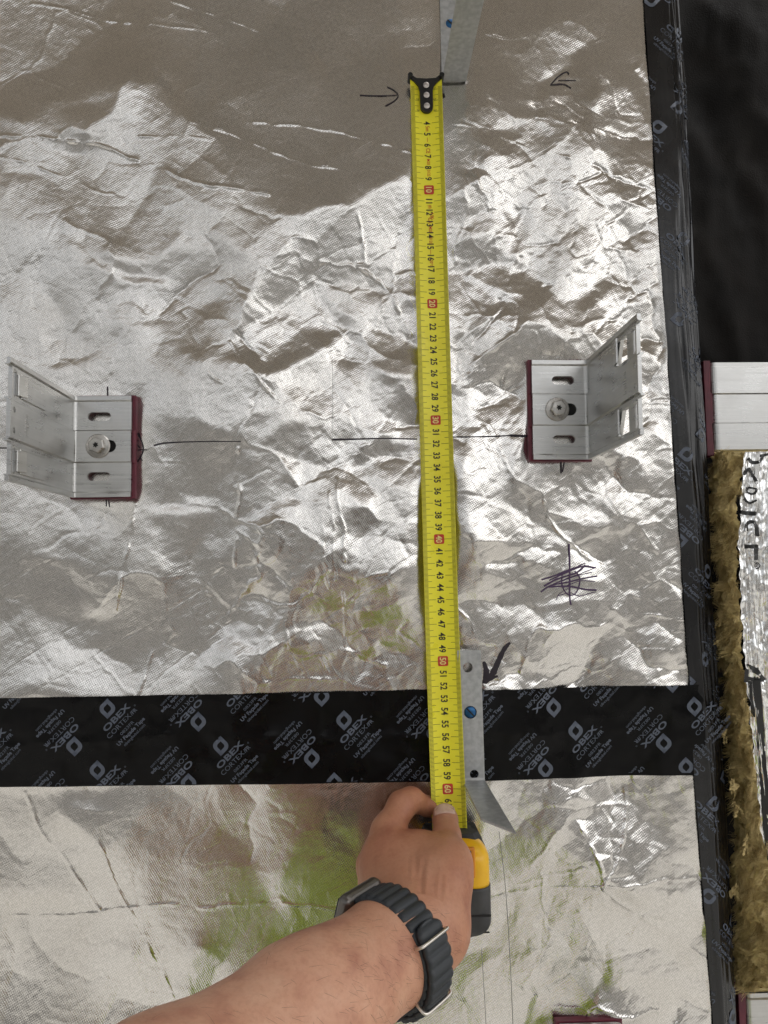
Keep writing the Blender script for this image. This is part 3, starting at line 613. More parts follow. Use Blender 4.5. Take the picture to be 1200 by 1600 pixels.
# profile across the height: rims, two outer bands, the middle band set back
PROF = [(-HB/2,0.0012),(-HB/2+0.0035,0.0012),(-HB/2+0.0048,0.0),(-0.0138,0.0),(-0.0128,0.0016),(0.0128,0.0016),(0.0138,0.0),(HB/2-0.0048,0.0),(HB/2-0.0035,0.0012),(HB/2,0.0012)]
def bracket_meshes(windows=True):
    """local frame: a = x (base runs from the free end x=0 to the bend x=LB), n = z away from the wall, height = y"""
    path = [((0,0),(0,1)), ((LB-RB,0),(0,1))]
    for k in range(1, 7):
        t = R(90*k/6); path.append(((LB-RB+RB*math.sin(t), RB-RB*math.cos(t)), (-math.sin(t), math.cos(t))))
    path.append(((LB, AB), (-1, 0)))
    bm = bmesh.new(); rows = []
    for (a, n), (na, nn) in path:
        rows.append([[bm.verts.new((a+na*(o+s), y, n+nn*(o+s))) for y, o in PROF] for s in (0, TH)])
    m = len(PROF)
    for r0, r1 in zip(rows[:-1], rows[1:]):
        for i in range(m-1):
            bm.faces.new((r0[0][i], r1[0][i], r1[0][i+1], r0[0][i+1])); bm.faces.new((r0[1][i], r0[1][i+1], r1[1][i+1], r1[1][i]))
        bm.faces.new((r0[0][0], r0[1][0], r1[1][0], r1[0][0])); bm.faces.new((r0[0][-1], r1[0][-1], r1[1][-1], r0[1][-1]))
    for r, d in ((rows[0], 1), (rows[-1], -1)):
        for i in range(m-1):
            q = (r[0][i], r[0][i+1], r[1][i+1], r[1][i]); bm.faces.new(q if d > 0 else q[::-1])
    bmesh.ops.recalc_face_normals(bm, faces=bm.faces[:])
    body = link('profile', mesh_bm('bracket_profile', bm), M['alu'])
    cb = bmesh.new()
    for y in (0.0252, -0.0250): slot_cutter(cb, (0.0265, y, 0), 0.0095, 0.0036, (1,0,0), (0,0,1), 0.02)
    slot_cutter(cb, (0.0245, 0, 0), 0.0125, 0.0052, (1,0,0), (0,0,1), 0.02)
    for y in (0.0265, -0.0265):
        slot_cutter(cb, (LB, y, AB-0.010), 0.0098, 0.0022, (0,1,0), (1,0,0), 0.02)
        if windows: poly_cutter(cb, [(LB, y-0.0095, AB-0.046), (LB, y-0.0095, AB-0.024), (LB, y+0.0085, AB-0.024), (LB, y+0.0085, AB-0.037)], (1,0,0), 0.02)
    for y in (0.0072, -0.0072): slot_cutter(cb, (LB, y, AB-0.006), 0.0021, 0.0020, (0,1,0), (1,0,0), 0.02)
    # the end of the outer bands is set back behind the middle one
    for s in (1, -1):
        poly_cutter(cb, [(LB, s*0.0150, AB-0.0055), (LB, s*0.0150, AB+0.004), (LB, s*0.0375, AB+0.004), (LB, s*0.0375, AB-0.0055)], (1,0,0), 0.02)
    bmesh.ops.recalc_face_normals(cb, faces=cb.faces[:])
    cut = link('cut', mesh_bm('cut', cb), None)
    md = body.modifiers.new('b', 'BOOLEAN'); md.operation = 'DIFFERENCE'; md.object = cut; md.solver = 'EXACT'; md.use_self = True
    bv = body.modifiers.new('v', 'BEVEL'); bv.width = 0.0004; bv.segments = 1; bv.limit_method = 'ANGLE'; bv.angle_limit = R(50)
    apply_mods(body); bpy.data.objects.remove(cut); me_body = body.data; bpy.data.objects.remove(body)
    # lanced spring tabs at the openings of the arm
    tabs = []
    for y in (0.0265, -0.0265):
        b = bmesh.new(); pts = [(LB-0.0020, AB-0.0475), (LB-0.0062, AB-0.0440), (LB-0.0072, AB-0.0350), (LB-0.0060, AB-0.0348), (LB-0.0048, AB-0.0428), (LB-0.0008, AB-0.0460)]
        lo = [b.verts.new((x, y-0.0095, n)) for x, n in pts]; hi = [b.verts.new((x, y+0.0088, n)) for x, n in pts]
        b.faces.new(lo); b.faces.new(hi[::-1])
        for i in range(6): b.faces.new((lo[i], hi[i], hi[(i+1)%6], lo[(i+1)%6]))
        bmesh.ops.recalc_face_normals(b, faces=b.faces[:]); tabs.append(mesh_bm('spring_tab', b))
    if not windows:                                  # pressed tongues: a long raised panel whose free end is cut and lifted
        tabs = []
        for y in (0.0265, -0.0265):
            b = bevel_box((0.0012, 0.0175, 0.042), (LB-TH-0.0002, y-0.0005, AB-0.040), 0.0005, 1); t_ = bpy.data.meshes.new('t'); b.to_mesh(t_); b.free()
            b = bevel_box((0.0012, 0.0150, 0.010), (0,0,0), 0.0003, 1, Matrix.Rotation(R(14), 3, 'Y'))
            for v in b.verts: v.co += Vector((LB-TH-0.0016, y-0.0005, AB-0.0185))
            b.from_mesh(t_); bpy.data.meshes.remove(t_); tabs.append(mesh_bm('pressed_tongue', b))
    # isolator pad: follows the stepped profile on both faces
    b = bmesh.new(); T = 0.0062; x0, x1 = -0.0028, LB+0.0005; ring = []
    pr = [(-HB/2-0.0012,0.0006),(-HB/2+0.005,0.0006),(-0.0145,-0.0004),(-0.0132,0.0012),(0.0132,0.0012),(0.0145,-0.0004),(HB/2-0.005,0.0006),(HB/2+0.0012,0.0006)]
    for x in (x0, x1): ring.append([b.verts.new((x + (0.0012 if (abs(y) < 0.0135 and x == x0) else 0), y, o-0.0004)) for y, o in pr] + [b.verts.new((x, y, -T)) for y, o in pr[::-1]])
    n = len(ring[0]); b.faces.new(ring[0]); b.faces.new(ring[1][::-1])
    for i in range(n): b.faces.new((ring[0][i], ring[1][i], ring[1][(i+1)%n], ring[0][(i+1)%n]))
    bmesh.ops.recalc_face_normals(b, faces=b.faces[:]); bmesh.ops.bevel(b, geom=b.edges[:], offset=0.0003, segments=1, affect='EDGES')
    po = link('pad', mesh_bm('isolator_pad', b), M['pad']); cb = bmesh.new()
    for y in (0.0252, -0.0250): slot_cutter(cb, (0.0265, y, 0), 0.0105, 0.0046, (1,0,0), (0,0,1), 0.02)
    bmesh.ops.recalc_face_normals(cb, faces=cb.faces[:]); cut = link('cut', mesh_bm('cut', cb), None)
    md = po.modifiers.new('b', 'BOOLEAN'); md.operation = 'DIFFERENCE'; md.object = cut; md.solver = 'EXACT'
    apply_mods(po); bpy.data.objects.remove(cut); pad = po.data; bpy.data.objects.remove(po)
    # hexagon bolt with a flange washer and a star recess
    b = bmesh.new(); zb = 0.0016+TH
    def lathe(prof, seg=28, sides=None):
        rr = []
        for r_, z_ in prof: rr.append([b.verts.new((r_*math.cos(2*math.pi*k/seg), r_*math.sin(2*math.pi*k/seg), z_)) for k in range(seg)])
        for p_, q_ in zip(rr[:-1], rr[1:]):
            for k in range(seg): b.faces.new((p_[k], p_[(k+1)%seg], q_[(k+1)%seg], q_[k]))
        b.faces.new(rr[-1])
    lathe([(0.0100,zb),(0.0100,zb+0.0012),(0.0094,zb+0.0018),(0.0068,zb+0.0022)]); washer = mesh_bm('washer', b)
    b = bmesh.new(); lathe([(0.0068,zb+0.0018),(0.0068,zb+0.0060),(0.0060,zb+0.0068),(0.0030,zb+0.0069)], 6); head = mesh_bm('hex_head', b)
    b = bmesh.new(); star = [((0.0026 if k % 2 == 0 else 0.0015)*math.cos(math.pi*k/6), (0.0026 if k % 2 == 0 else 0.0015)*math.sin(math.pi*k/6)) for k in range(12)]
    b.faces.new([b.verts.new((x, y, zb+0.00705)) for x, y in star]); drive = mesh_bm('star_recess', b)
    # stamped letters on the arm, read as short raised strokes
    st = []
    for k, (o, hgt, wd) in enumerate(((-9,5,.7),(-7.2,5,.7),(-4.6,5,.8),(-2.6,5,.8),(-1.2,5,.5),(1.6,5,.7),(3.4,5,.9),(5.0,2,.6),(6.6,5,.7),(8.4,4.4,.9))):
        st.append(bevel_box((0.0005, wd*0.001, hgt*0.001), (LB-0.0016-TH-0.0001, o*0.001*0.9, AB-0.0255), 0.00012, 1))
    big = bmesh.new()
    for q in st:
        t = bpy.data.meshes.new('t'); q.to_mesh(t); q.free(); big.from_mesh(t); bpy.data.meshes.remove(t)
    b = bmesh.new(); slot_cutter(b, (0.0245, 0, 0.00155), 0.0135, 0.0062, (1,0,0), (0,0,1), 0.0003); slot_shade = mesh_bm('slot_shade_plate', b)  # dark plate behind the centre slot: the hole's shade put in as colour
    return dict(slot_shade=slot_shade, profile=me_body, tabs=tabs, pad=pad, washer=washer, head=head, drive=drive, letters=mesh_bm('stamped_letters', big))
BK_OPEN = bracket_meshes(True); BK_SHUT = bracket_meshes(False); BK = BK_OPEN
def place_bracket(label, origin, ax, ay, an, bolt=None, bolt_rot=0.3, group='wall brackets', letters=True, BK=BK_OPEN):
    """origin: free end of the base, mid-height, underside of the base plate; ax, ay, an: directions of the local axes"""
    mw = Matrix((( ax[0], ay[0], an[0], origin[0]), (ax[1], ay[1], an[1], origin[1]), (ax[2], ay[2], an[2], origin[2]), (0,0,0,1)))
    e = empty('wall_bracket', origin); e.matrix_world = mw; tag(e, label, 'bracket', group)
    def part(name, me, m, mtx=None, par=None):
        o = bpy.data.objects.new(name, me); COL.objects.link(o); o.parent = par or e
        if not me.materials: me.materials.append(m)
        if mtx is not None: o.matrix_local = mtx
        return o
    part('profile', BK['profile'], M['alu'])
    for t in BK['tabs']: part('spring_tab', t, M['alu'])
    part('isolator_pad', BK['pad'], M['pad']); part('slot_shade_plate', BK['slot_shade'], M['dark'])
    if letters: part('stamped_letters', BK['letters'], M['alu'])
    if bolt is not None:
        w = part('bolt', BK['washer'], M['steel'], Matrix.Translation((bolt, 0.0, 0)) @ Matrix.Rotation(bolt_rot, 4, 'Z'))
        part('hex_head', BK['head'], M['steel'], None, w); part('star_recess', BK['drive'], M['dark'], None, w)
    return e
PADT = 0.0062
p = P(205, 697, SEAT['left']+PADT+0.003); o = Vector((p.x, -(SEAT['left']+PADT), p.z))
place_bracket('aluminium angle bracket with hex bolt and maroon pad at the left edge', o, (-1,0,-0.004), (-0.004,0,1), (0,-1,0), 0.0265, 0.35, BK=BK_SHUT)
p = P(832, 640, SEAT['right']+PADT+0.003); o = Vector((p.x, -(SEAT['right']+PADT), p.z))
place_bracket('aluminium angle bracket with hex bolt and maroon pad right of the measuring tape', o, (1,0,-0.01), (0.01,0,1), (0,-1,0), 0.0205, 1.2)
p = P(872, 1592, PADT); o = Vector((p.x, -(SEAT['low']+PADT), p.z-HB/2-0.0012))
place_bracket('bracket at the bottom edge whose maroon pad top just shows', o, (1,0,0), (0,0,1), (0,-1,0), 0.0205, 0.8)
# the ones on the return face: the arm runs to the right, parallel to the foil wall
def return_bracket(px, py, label):
    p = P(px, py, -0.030); x = p.x + 0.0010
    o = Vector((x + PADT, p.y + LB - 0.0, p.z)); place_bracket(label, o, (0,-1,0), (0,0,1), (1,0,0), 0.0245, 0.4, letters=False)
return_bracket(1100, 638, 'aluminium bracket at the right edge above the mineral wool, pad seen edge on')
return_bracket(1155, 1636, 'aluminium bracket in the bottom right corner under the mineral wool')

# ------------------------------------------------------------------ galvanised straps with a flange folded out from the wall
def strap(label, corners_px, seat, holes, blue, out_l, out_r, logo):
    """plate between its top edge and the fold; the flange stands out along the wall's normal"""
    (xl, yt), (xr, yb) = corners_px[0], corners_px[1]
    h = seat + 0.0015; tl, tr, br, bl = [P(x, y, h) for x, y in ((corners_px[0]), (corners_px[1]), (corners_px[2]), (corners_px[3]))]
    e = empty('fixing_strap', (bl.x, bl.y, bl.z)); tag(e, label, 'strap', 'galvanised fixing straps')
    bm = bmesh.new(); prism(bm, [(v.x, v.z) for v in (tl, tr, br, bl)], -h, -h-0.0016); bmesh.ops.recalc_face_normals(bm, faces=bm.faces[:])
    plate = link('plate', mesh_bm('plate', bm), M['galv'])
    cb = bmesh.new()
    for x, y, r in holes: c = P(x, y, h+0.0016); slot_cutter(cb, (c.x, -h, c.z), r, r*0.999, (1,0,0), (0,1,0), 0.01)
    bmesh.ops.recalc_face_normals(cb, faces=cb.faces[:])
    cut = link('cut', mesh_bm('cut', cb), None); md = plate.modifiers.new('b', 'BOOLEAN'); md.object = cut; md.operation = 'DIFFERENCE'; md.solver = 'EXACT'
    apply_mods(plate); bpy.data.objects.remove(cut)
    plate.parent = e; plate.matrix_parent_inverse = Matrix.Translation(e.location).inverted()
    # flange: rounded fold, then out to a slanted end
    a, b = bl, br; d = (b-a).normalized(); rows = []
    for q, (base, ln) in enumerate(((a, out_l), (b, out_r))):
        pts = [Vector((base.x, -h-0.0016, base.z+0.0015))]
        for k in range(1, 6):
            t = R(90*k/5); pts.append(Vector((base.x, -h-0.0016-0.0022*(1-math.cos(t)), base.z+0.0015-0.0022*math.sin(t))))
        pts.append(Vector((base.x, -h-ln, base.z-0.0012))); rows.append(pts)
    bm = bmesh.new(); V = [[[bm.verts.new(p + Vector((0, o*(0.7 if i < 3 else 0), -o*(0.2 if i < 3 else 1)))) for i, p in enumerate(r)] for r in rows] for o in (0, 0.0015)]
    n = len(rows[0])
    for i in range(n-1):
        bm.faces.new((V[0][0][i], V[0][1][i], V[0][1][i+1], V[0][0][i+1])); bm.faces.new((V[1][0][i], V[1][0][i+1], V[1][1][i+1], V[1][1][i]))
        for s in (0, 1): bm.faces.new((V[0][s][i], V[0][s][i+1], V[1][s][i+1], V[1][s][i]))
    for i in (0, n-1): bm.faces.new((V[0][0][i], V[0][1][i], V[1][1][i], V[1][0][i]))
    bmesh.ops.recalc_face_normals(bm, faces=bm.faces[:])
    link('flange', mesh_bm('flange', bm), M['galv'], e)
    if blue:
        c = P(blue[0], blue[1], h+0.002); bm = bmesh.new(); r = blue[2]
        prof = [(r,0.0),(r,0.0009),(r*0.8,0.0016),(r*0.1,0.0020)]; seg = 24
        rr = [[bm.verts.new((c.x+q*math.cos(2*math.pi*k/seg), -h-0.0004-z, c.z+q*math.sin(2*math.pi*k/seg))) for k in range(seg)] for q, z in prof]
        for p_, q_ in zip(rr[:-1], rr[1:]):
            for k in range(seg): bm.faces.new((p_[k], p_[(k+1)%seg], q_[(k+1)%seg], q_[k]))
        bm.faces.new(rr[-1]); bmesh.ops.recalc_face_normals(bm, faces=bm.faces[:])
        s = link('screw', mesh_bm('screw', bm), M['blue_steel'], e, smooth=True)
        sl = bevel_box((r*1.7, 0.0012, r*0.26), (0,0,0), 0.0001, 1, Matrix.Rotation(R(48), 3, 'Y'))
        for v in sl.verts: v.co += Vector((c.x, -h-0.0020, c.z))
        so = link('screw_slot', mesh_bm('screw_slot', sl), M['dark']); so.parent = s
    return e
strap('upper galvanised strap beside the tape hook, flange cropped by the top edge', [(683,-190),(722,-190),(727,128),(690,128)], SEAT['top_strap'], [], (704,36,0.0046), 0.118, 0.128, False)
strap('lower galvanised strap with pointed flange standing on the horizontal black tape', [(714,1016),(751,1016),(757,1217),(723,1218)], max(SEAT['low_strap'], float(np.percentile(TAPE_H[inside([(714,1074),(757,1074),(757,1217),(716,1217)], 0, 0) > 0], 99)) + 0.0002, float(np.percentile(H[inside([(714,1016),(757,1016),(757,1217),(716,1217)], 0, 0) > 0], 98))),
      [(731,1043,0.0041),(735,1113,0.0052),(741,1210,0.0036)], (735,1113,0.0047), 0.094, 0.122, True)
# ------------------------------------------------------------------ mineral wool slab at the right edge
def noise2(nr, nc, cell, seed, octs=4, gain=0.55):
    r = np.random.default_rng(seed); a = np.zeros((nr, nc)); amp = 1.0
    kr = np.fft.fftfreq(nr)[:,None]; kc = np.fft.rfftfreq(nc)[None]
    for o in range(octs):
        n = np.fft.irfft2(np.fft.rfft2(r.standard_normal((nr, nc)))*np.exp(-2*(np.pi*cell*0.4)**2*(kr**2+kc**2)), s=(nr, nc)); a += amp*n/n.std(); cell *= 0.5; amp *= gain
    return a/a.std()
M['wool'] = mat('mineral_wool', (0.56,0.44,0.19), 0.95, noise=(110,(0.74,0.60,0.31),0.35,0.7), bump=(900,0.9,0.0016), spec=0.1)
M['wool_pale'] = mat('mineral_wool_fibre', (0.62,0.49,0.24), 0.95, noise=(120,(0.48,0.37,0.17),0.4,0.65), bump=(1100,0.9,0.0012), spec=0.1)
def bright_foil():
    m = mat('smooth_printed_foil', (0.87,0.87,0.86), 0.2, 1.0, rnoise=(60,0.12,0.3), bump=(500,0.4,0.0002)); return m
M['foil2'] = bright_foil()
yb = [705,760,800,850,900,960,1000,1050,1150,1250,1300,1350,1400,1450,1500,1545]
back_px = [1111,1109,1112,1121,1128,1124,1124,1132,1139,1144,1147,1143,1142,1152,1150,1152]
front_px = [1163,1158,1156,1154,1156,1158,1161,1164,1176,1186,1190,1204,1212,1216,1220,1222]
slab = empty('mineral_wool_slab', P(1160, 1540, -0.02)); tag(slab, 'brown mineral wool slab with torn edge and printed silver foil face', 'insulation')
ny, nt_ = 620, 46; ys = np.linspace(706, 1543, ny)
rag = np.cumsum(np.random.default_rng(3).standard_normal(nt_))*1.2
V = np.zeros((ny, nt_, 3)); nz_ = noise2(ny, nt_, 26, 61, 5, 0.62); nr_ = 1-np.abs(noise2(ny, nt_, 18, 62, 4, 0.6))
for i, y in enumerate(ys):
    b = P(np.interp(y, yb, back_px), y, -0.034); f = P(np.interp(y, yb, front_px), y, 0.012)
    T = np.linspace(0, 1, nt_)[:,None]; V[i] = np.array(b)*(1-T) + np.array(f)*T
tt = np.linspace(0, 1, nt_); bulge = 0.0025*np.sin(np.pi*tt)
disp = 0.0018*nz_ + 0.0017*nr_ + 0.0007*noise2(ny, nt_, 4, 66, 2) + bulge
V[:,:,0] -= disp*1.0; V[:,:,1] -= disp*0.55
V[:,:,2] += 0.001*noise2(ny, nt_, 10, 63)
V[0,:,2] += rag*0.0003; V[-1,:,2] += rag*0.0006
top = V[:1].copy(); top[:,:,0] += 0.05; bot = V[-1:].copy(); bot[:,:,0] += 0.05
bk = V[:, :1].copy()
VV = np.concatenate([top, V, bot], 0)
core = link('wool_core', mesh_np('wool_core', VV.reshape(-1, 3), grid_faces(ny+2, nt_)[:, ::-1]), M['wool'], slab, smooth=True)
# torn flakes and loose fibres
bm = bmesh.new(); fr = random.Random(4)
def flake(bm, c, ln, wd, d, n, curl):
    d = d.normalized(); n = n.normalized(); s = d.cross(n).normalized(); rows = []
    for i in range(6):
        t = i/5; w_ = wd*(0.35+0.9*math.sin(math.pi*min(1, 0.15+t*0.8)))*fr.uniform(0.75, 1.2)
        q = c + d*ln*(t-0.3) + n*(curl*t*t*ln)
        rows.append([bm.verts.new(q + s*w_*u + n*(0.25*wd*(1-u*u)) + Vector((fr.gauss(0,.0004), fr.gauss(0,.0004), fr.gauss(0,.0006)))) for u in (-1,-0.5,0,0.5,1)])
    for a, b in zip(rows[:-1], rows[1:]):
        for k in range(4): bm.faces.new((a[k], a[k+1], b[k+1], b[k]))
for k in range(16):
    i = fr.randrange(4, ny-4); j = fr.randrange(3, nt_-2); c = Vector(V[i, j]) + Vector((-0.0012, -0.001, 0))
    n = Vector((-1, -0.6, fr.uniform(-0.6, 0.9))); d = Vector((fr.gauss(0,0.5), fr.gauss(0,0.6), -1+fr.gauss(0,0.7)))
    flake(bm, c, fr.uniform(0.004, 0.011), fr.uniform(0.0007, 0.0019), d, n, fr.uniform(0.0, 0.6))
for (px, py, h, ln) in ((1122,925,-0.02,0.020),(1118,985,-0.025,0.026),(1126,1000,-0.015,0.020),(1146,1230,0,0.020),(1150,1260,0.002,0.016),(1165,1310,0.005,0.020),(1150,1390,-0.01,0.024),(1128,725,-0.01,0.016),(1118,800,-0.02,0.016),(1132,1150,-0.01,0.012)):
    for q in range(4):
        c = P(px, py, h) + Vector((fr.gauss(0,.0012), fr.gauss(0,.002)-0.002, fr.gauss(0,.003)))
        flake(bm, c, ln*fr.uniform(.35,.65), 0.0012*fr.uniform(.5,1.2), Vector((-0.35+fr.gauss(0,.3), fr.gauss(0,.3), -0.8+fr.gauss(0,.25))), Vector((-.8, -.8, 0.2)), fr.uniform(0,.4))
o = link('torn_flakes', mesh_bm('torn_flakes', bm), M['wool_pale'], slab, smooth=True); tag(o, kind='stuff')
bm = bmesh.new()
def strand(p0, d, ln, curl, wd):
    q = [p0, p0 + d*ln*0.35 + curl*0.15*ln, p0 + d*ln*0.7 + curl*0.5*ln, p0 + d*ln*0.95 + curl*1.0*ln]; s_ = d.cross(Vector((0.5,-0.8,0.2))).normalized()*wd
    a = [(bm.verts.new(x - s_*f_), bm.verts.new(x + s_*f_)) for x, f_ in zip(q, (1, 0.9, 0.7, 0.3))]
    for u, v in zip(a[:-1], a[1:]): bm.faces.new((u[0], u[1], v[1], v[0]))
for k in range(420):                                # tufts of fibres lying along each other
    i = fr.randrange(2, ny-2); j = fr.randrange(1, nt_-1); c = Vector(V[i, j]); d0 = Vector((fr.gauss(-0.35,.3), fr.gauss(-0.1,.5), fr.gauss(-0.6,.6))).normalized(); cu = Vector((fr.gauss(-0.2,.3), fr.gauss(-0.2,.3), fr.gauss(0,.4)))
    sp_ = fr.uniform(0.0008, 0.0028)
    for q in range(36):
        d = (d0 + Vector((fr.gauss(0,.16), fr.gauss(0,.16), fr.gauss(0,.16)))).normalized()
        strand(c + Vector((fr.gauss(-0.0004,.0006), fr.gauss(-0.0006,sp_), fr.gauss(0,sp_))), d, fr.uniform(0.003, 0.010), cu + Vector((fr.gauss(0,.15),)*3), fr.uniform(0.00010, 0.00020))
o = link('loose_fibres', mesh_bm('loose_fibres', bm), M['wool_pale'], slab); tag(o, kind='stuff')
# silver facing
nc = 190; FV = np.zeros((ny, nc, 3)); wv_ = noise2(ny, nc, 34, 64, 4, 0.6); st_ = noise2(ny//36+2, nc, 7, 65, 3)
st_ = np.stack([np.interp(np.arange(ny)/36, np.arange(st_.shape[0]), st_[:,c]) for c in range(nc)], 1)
for i, y in enumerate(ys):
    f = P(np.interp(y, yb, front_px) , y, 0.0135); wob = 0.0006*math.sin(y*0.11) + 0.0005*math.sin(y*0.27+1); u = np.concatenate([np.linspace(0, 0.05, 150), np.linspace(0.051, 0.4, nc-150)])
    FV[i,:,0] = f.x + u + wob*np.exp(-u/0.003); FV[i,:,1] = -(0.0135 + 0.0006*wv_[i] + 0.0009*st_[i]*np.clip(u/0.004, 0.3, 1)); FV[i,:,2] = f.z
facing = link('foil_face', mesh_np('foil_face', FV.reshape(-1, 3), grid_faces(ny, nc)[:, ::-1]), M['foil2'], slab, smooth=True)
def on_facing(px, py):
    i = int(np.clip((py-706)/(1543-706)*(ny-1), 0, ny-1)); p = P(px, py, 0.0135); j = int(np.argmin(np.abs(FV[i,:,0]-p.x)))
    return Vector((p.x, FV[i,j,1]-0.0008, p.z))
def ribbon(pts, width, surf, step=None):
    """flat mark of the given width along a drawn line, laid on a surface"""
    c = catmull(pts, 6) if len(pts) > 2 else np.array([np.array(pts[0])*(1-t)+np.array(pts[1])*t for t in np.linspace(0,1,14)])
    L, Rr = [], []; n = len(c)
    for i in range(n):
        t = c[min(i+1,n-1)]-c[max(i-1,0)]; t = t/(np.hypot(*t)+1e-9); w_ = (width if not hasattr(width,'__len__') else np.interp(i/(n-1), np.linspace(0,1,len(width)), width))/2
        w_ *= 0.85+0.3*random.random()
        nn = np.array([-t[1], t[0]])*w_; L.append(surf(*(c[i]+nn))); Rr.append(surf(*(c[i]-nn)))
    V = L + Rr; F = [(i, n+i, n+i+1, i+1) for i in range(n-1)]; return V, F
def marks(name, parent, strokes, m, surf):
    V, F = [], []
    for pts, wd in strokes:
        v, f = ribbon(pts, (np.array(wd)*(0.78 if name == 'printed_letter' else 1)).tolist(), surf); k = len(V); V += v; F += [tuple(a+k for a in q) for q in f]
    return link(name, mesh_np(name, [tuple(v) for v in V], F), m, parent)
M['foil_print'] = mat('black_foil_print', (0.012,0.012,0.012), 0.35)
lets = [[([(1168,716),(1174,722),(1184,722),(1192,712)],6),([(1184,713),(1200,710)],5)],
        [([(1162,742),(1169,733),(1176,744),(1181,757)],5)], [([(1166,768),(1170,762),(1179,765),(1175,772),(1166,768)],3.5),([(1160,770),(1162,778),(1170,786),(1179,782)],4)],
        [([(1157,800),(1168,802),(1181,803)],8)], [([(1165,830),(1166,820),(1173,815),(1180,822),(1183,838)],7)], [([(1163,854),(1183,854)],8),([(1181,852),(1181,875)],8)],
        [([(1178,884),(1183,879),(1187,884),(1183,889),(1178,884)],1.6),([(1181,886),(1183,882),(1185,886)],1)]]
for i, st in enumerate(lets): marks('printed_letter', facing, st, M['foil_print'], on_facing)
marks('printed_arrow', facing, [([(1166,1037),(1180,1048),(1196,1063)],[1,9,4]),([(1166,1060),(1194,1063)],5),([(1165,1045),(1165,1066)],7),([(1180,1062),(1190,1180),(1199,1300),(1206,1345)],11),([(1171,1064),(1176,1120)],4)], M['foil_print'], on_facing)

# ------------------------------------------------------------------ pen marks on the foil
def on_foil(px, py):
    p = P(px, py); h = float(foil_h(p.x, p.z)); p = P(px, py, h); h = float(foil_h(p.x, p.z)); return Vector((p.x, -(h+0.0006), p.z))
k = M['ink']
marks('pen_arrow', foil_up, [([(562,149),(590,150),(620,149)],1.5),([(605,136),(616,142),(622,150),(616,158),(602,166)],1.5)], k, on_foil)
marks('pen_arrow', foil_up, [([(892,138),(880,132),(860,133)],1.6),([(860,133),(872,120),(884,113),(889,116)],1.6),([(872,126),(900,126)],1.2)], k, on_foil)
marks('pen_dot', foil_up, [([(692,147),(694,152)],4)], k, on_foil)
marks('pen_line', foil_up, [([(519,687),(560,686),(600,685),(652,686)],[3.2,2,1.5,1.5]),([(700,683),(760,682),(806,680)],1.5),([(796,680),(832,682)],3)], k, on_foil)
marks('pen_line', foil_up, [([(240,696),(262,692),(320,690),(376,690)],[2.4,2.4,1.6,1.4])], k, on_foil)
marks('pen_line', foil_up, [([(-8,700),(14,700)],1.8)], k, on_foil)
marks('pen_tick', foil_up, [([(168,604),(168,620)],1.8)], k, on_foil)
marks('pen_tick', foil_up, [([(166,776),(166,791)],1.2),([(169,776),(171,792)],1.4)], k, on_foil)
marks('pen_tick', foil_up, [([(876,718),(877,740)],2.4),([(882,718),(879,738)],1.6)], k, on_foil)
marks('pen_scribble', foil_up, [([(212,703),(230,703)],1.6),([(214,676),(222,692),(223,706),(214,722)],1.6),([(212,680),(216,690)],1),([(216,676),(220,686)],1),([(213,722),(213,732)],1),([(218,714),(222,720)],1),([(212,690),(218,700)],1)], k, on_foil)
scr = [([(889,850),(890,880),(890,930),(892,945)],2.4),([(878,897),(878,913),(884,926),(892,930),(900,926),(905,914),(905,901),(898,892)],1.7),
 ([(846,906),(868,899),(890,890),(912,885),(931,887)],2.4),([(850,916),(870,905),(900,895),(915,883)],2.6),([(845,925),(860,915),(885,910),(915,903),(933,900)],2.2),
 ([(856,917),(875,916),(895,917),(915,921),(932,922)],2.6),([(858,907),(880,897),(906,886),(920,884)],1.8),([(862,914),(885,904),(905,897),(928,888)],1.3),([(880,918),(905,908),(930,908)],1.2),
 ([(872,931),(890,926),(905,931),(925,926)],1.1),([(870,900),(896,888),(914,880)],1.6),([(866,912),(900,900),(925,894)],1.4),([(869,938),(874,928),(895,915)],0.9),([(893,938),(908,931),(930,925)],0.9)]
marks('pen_scribble', foil_up, scr, M['purple_ink'], on_foil)
marks('pen_arrow', foil_up, [([(797,1004),(788,1014),(780,1030),(772,1048),(765,1062)],[3,7,8,10,8]),([(756,1034),(760,1050),(757,1068)],[4,9,7]),([(757,1064),(768,1060),(778,1056)],[9,6,2])], k, on_foil)
marks('pen_tick', foil_lo, [([(918,1586),(914,1592),(914,1600)],2.0)], k, on_foil)
M['pencil'] = mat('pencil_line', (0.34,0.34,0.32), 0.4, 0.6)
marks('pencil_line', foil_up, [([(519,560),(520,640),(520,687)],0.6)], M['pencil'], on_foil)
marks('pencil_line', foil_lo, [([(780,1300),(790,1390),(797,1500),(802,1610)],0.8)], M['pencil'], on_foil)
marks('pencil_line', foil_lo, [([(752,1480),(756,1540),(760,1610)],0.6)], M['pencil'], on_foil)

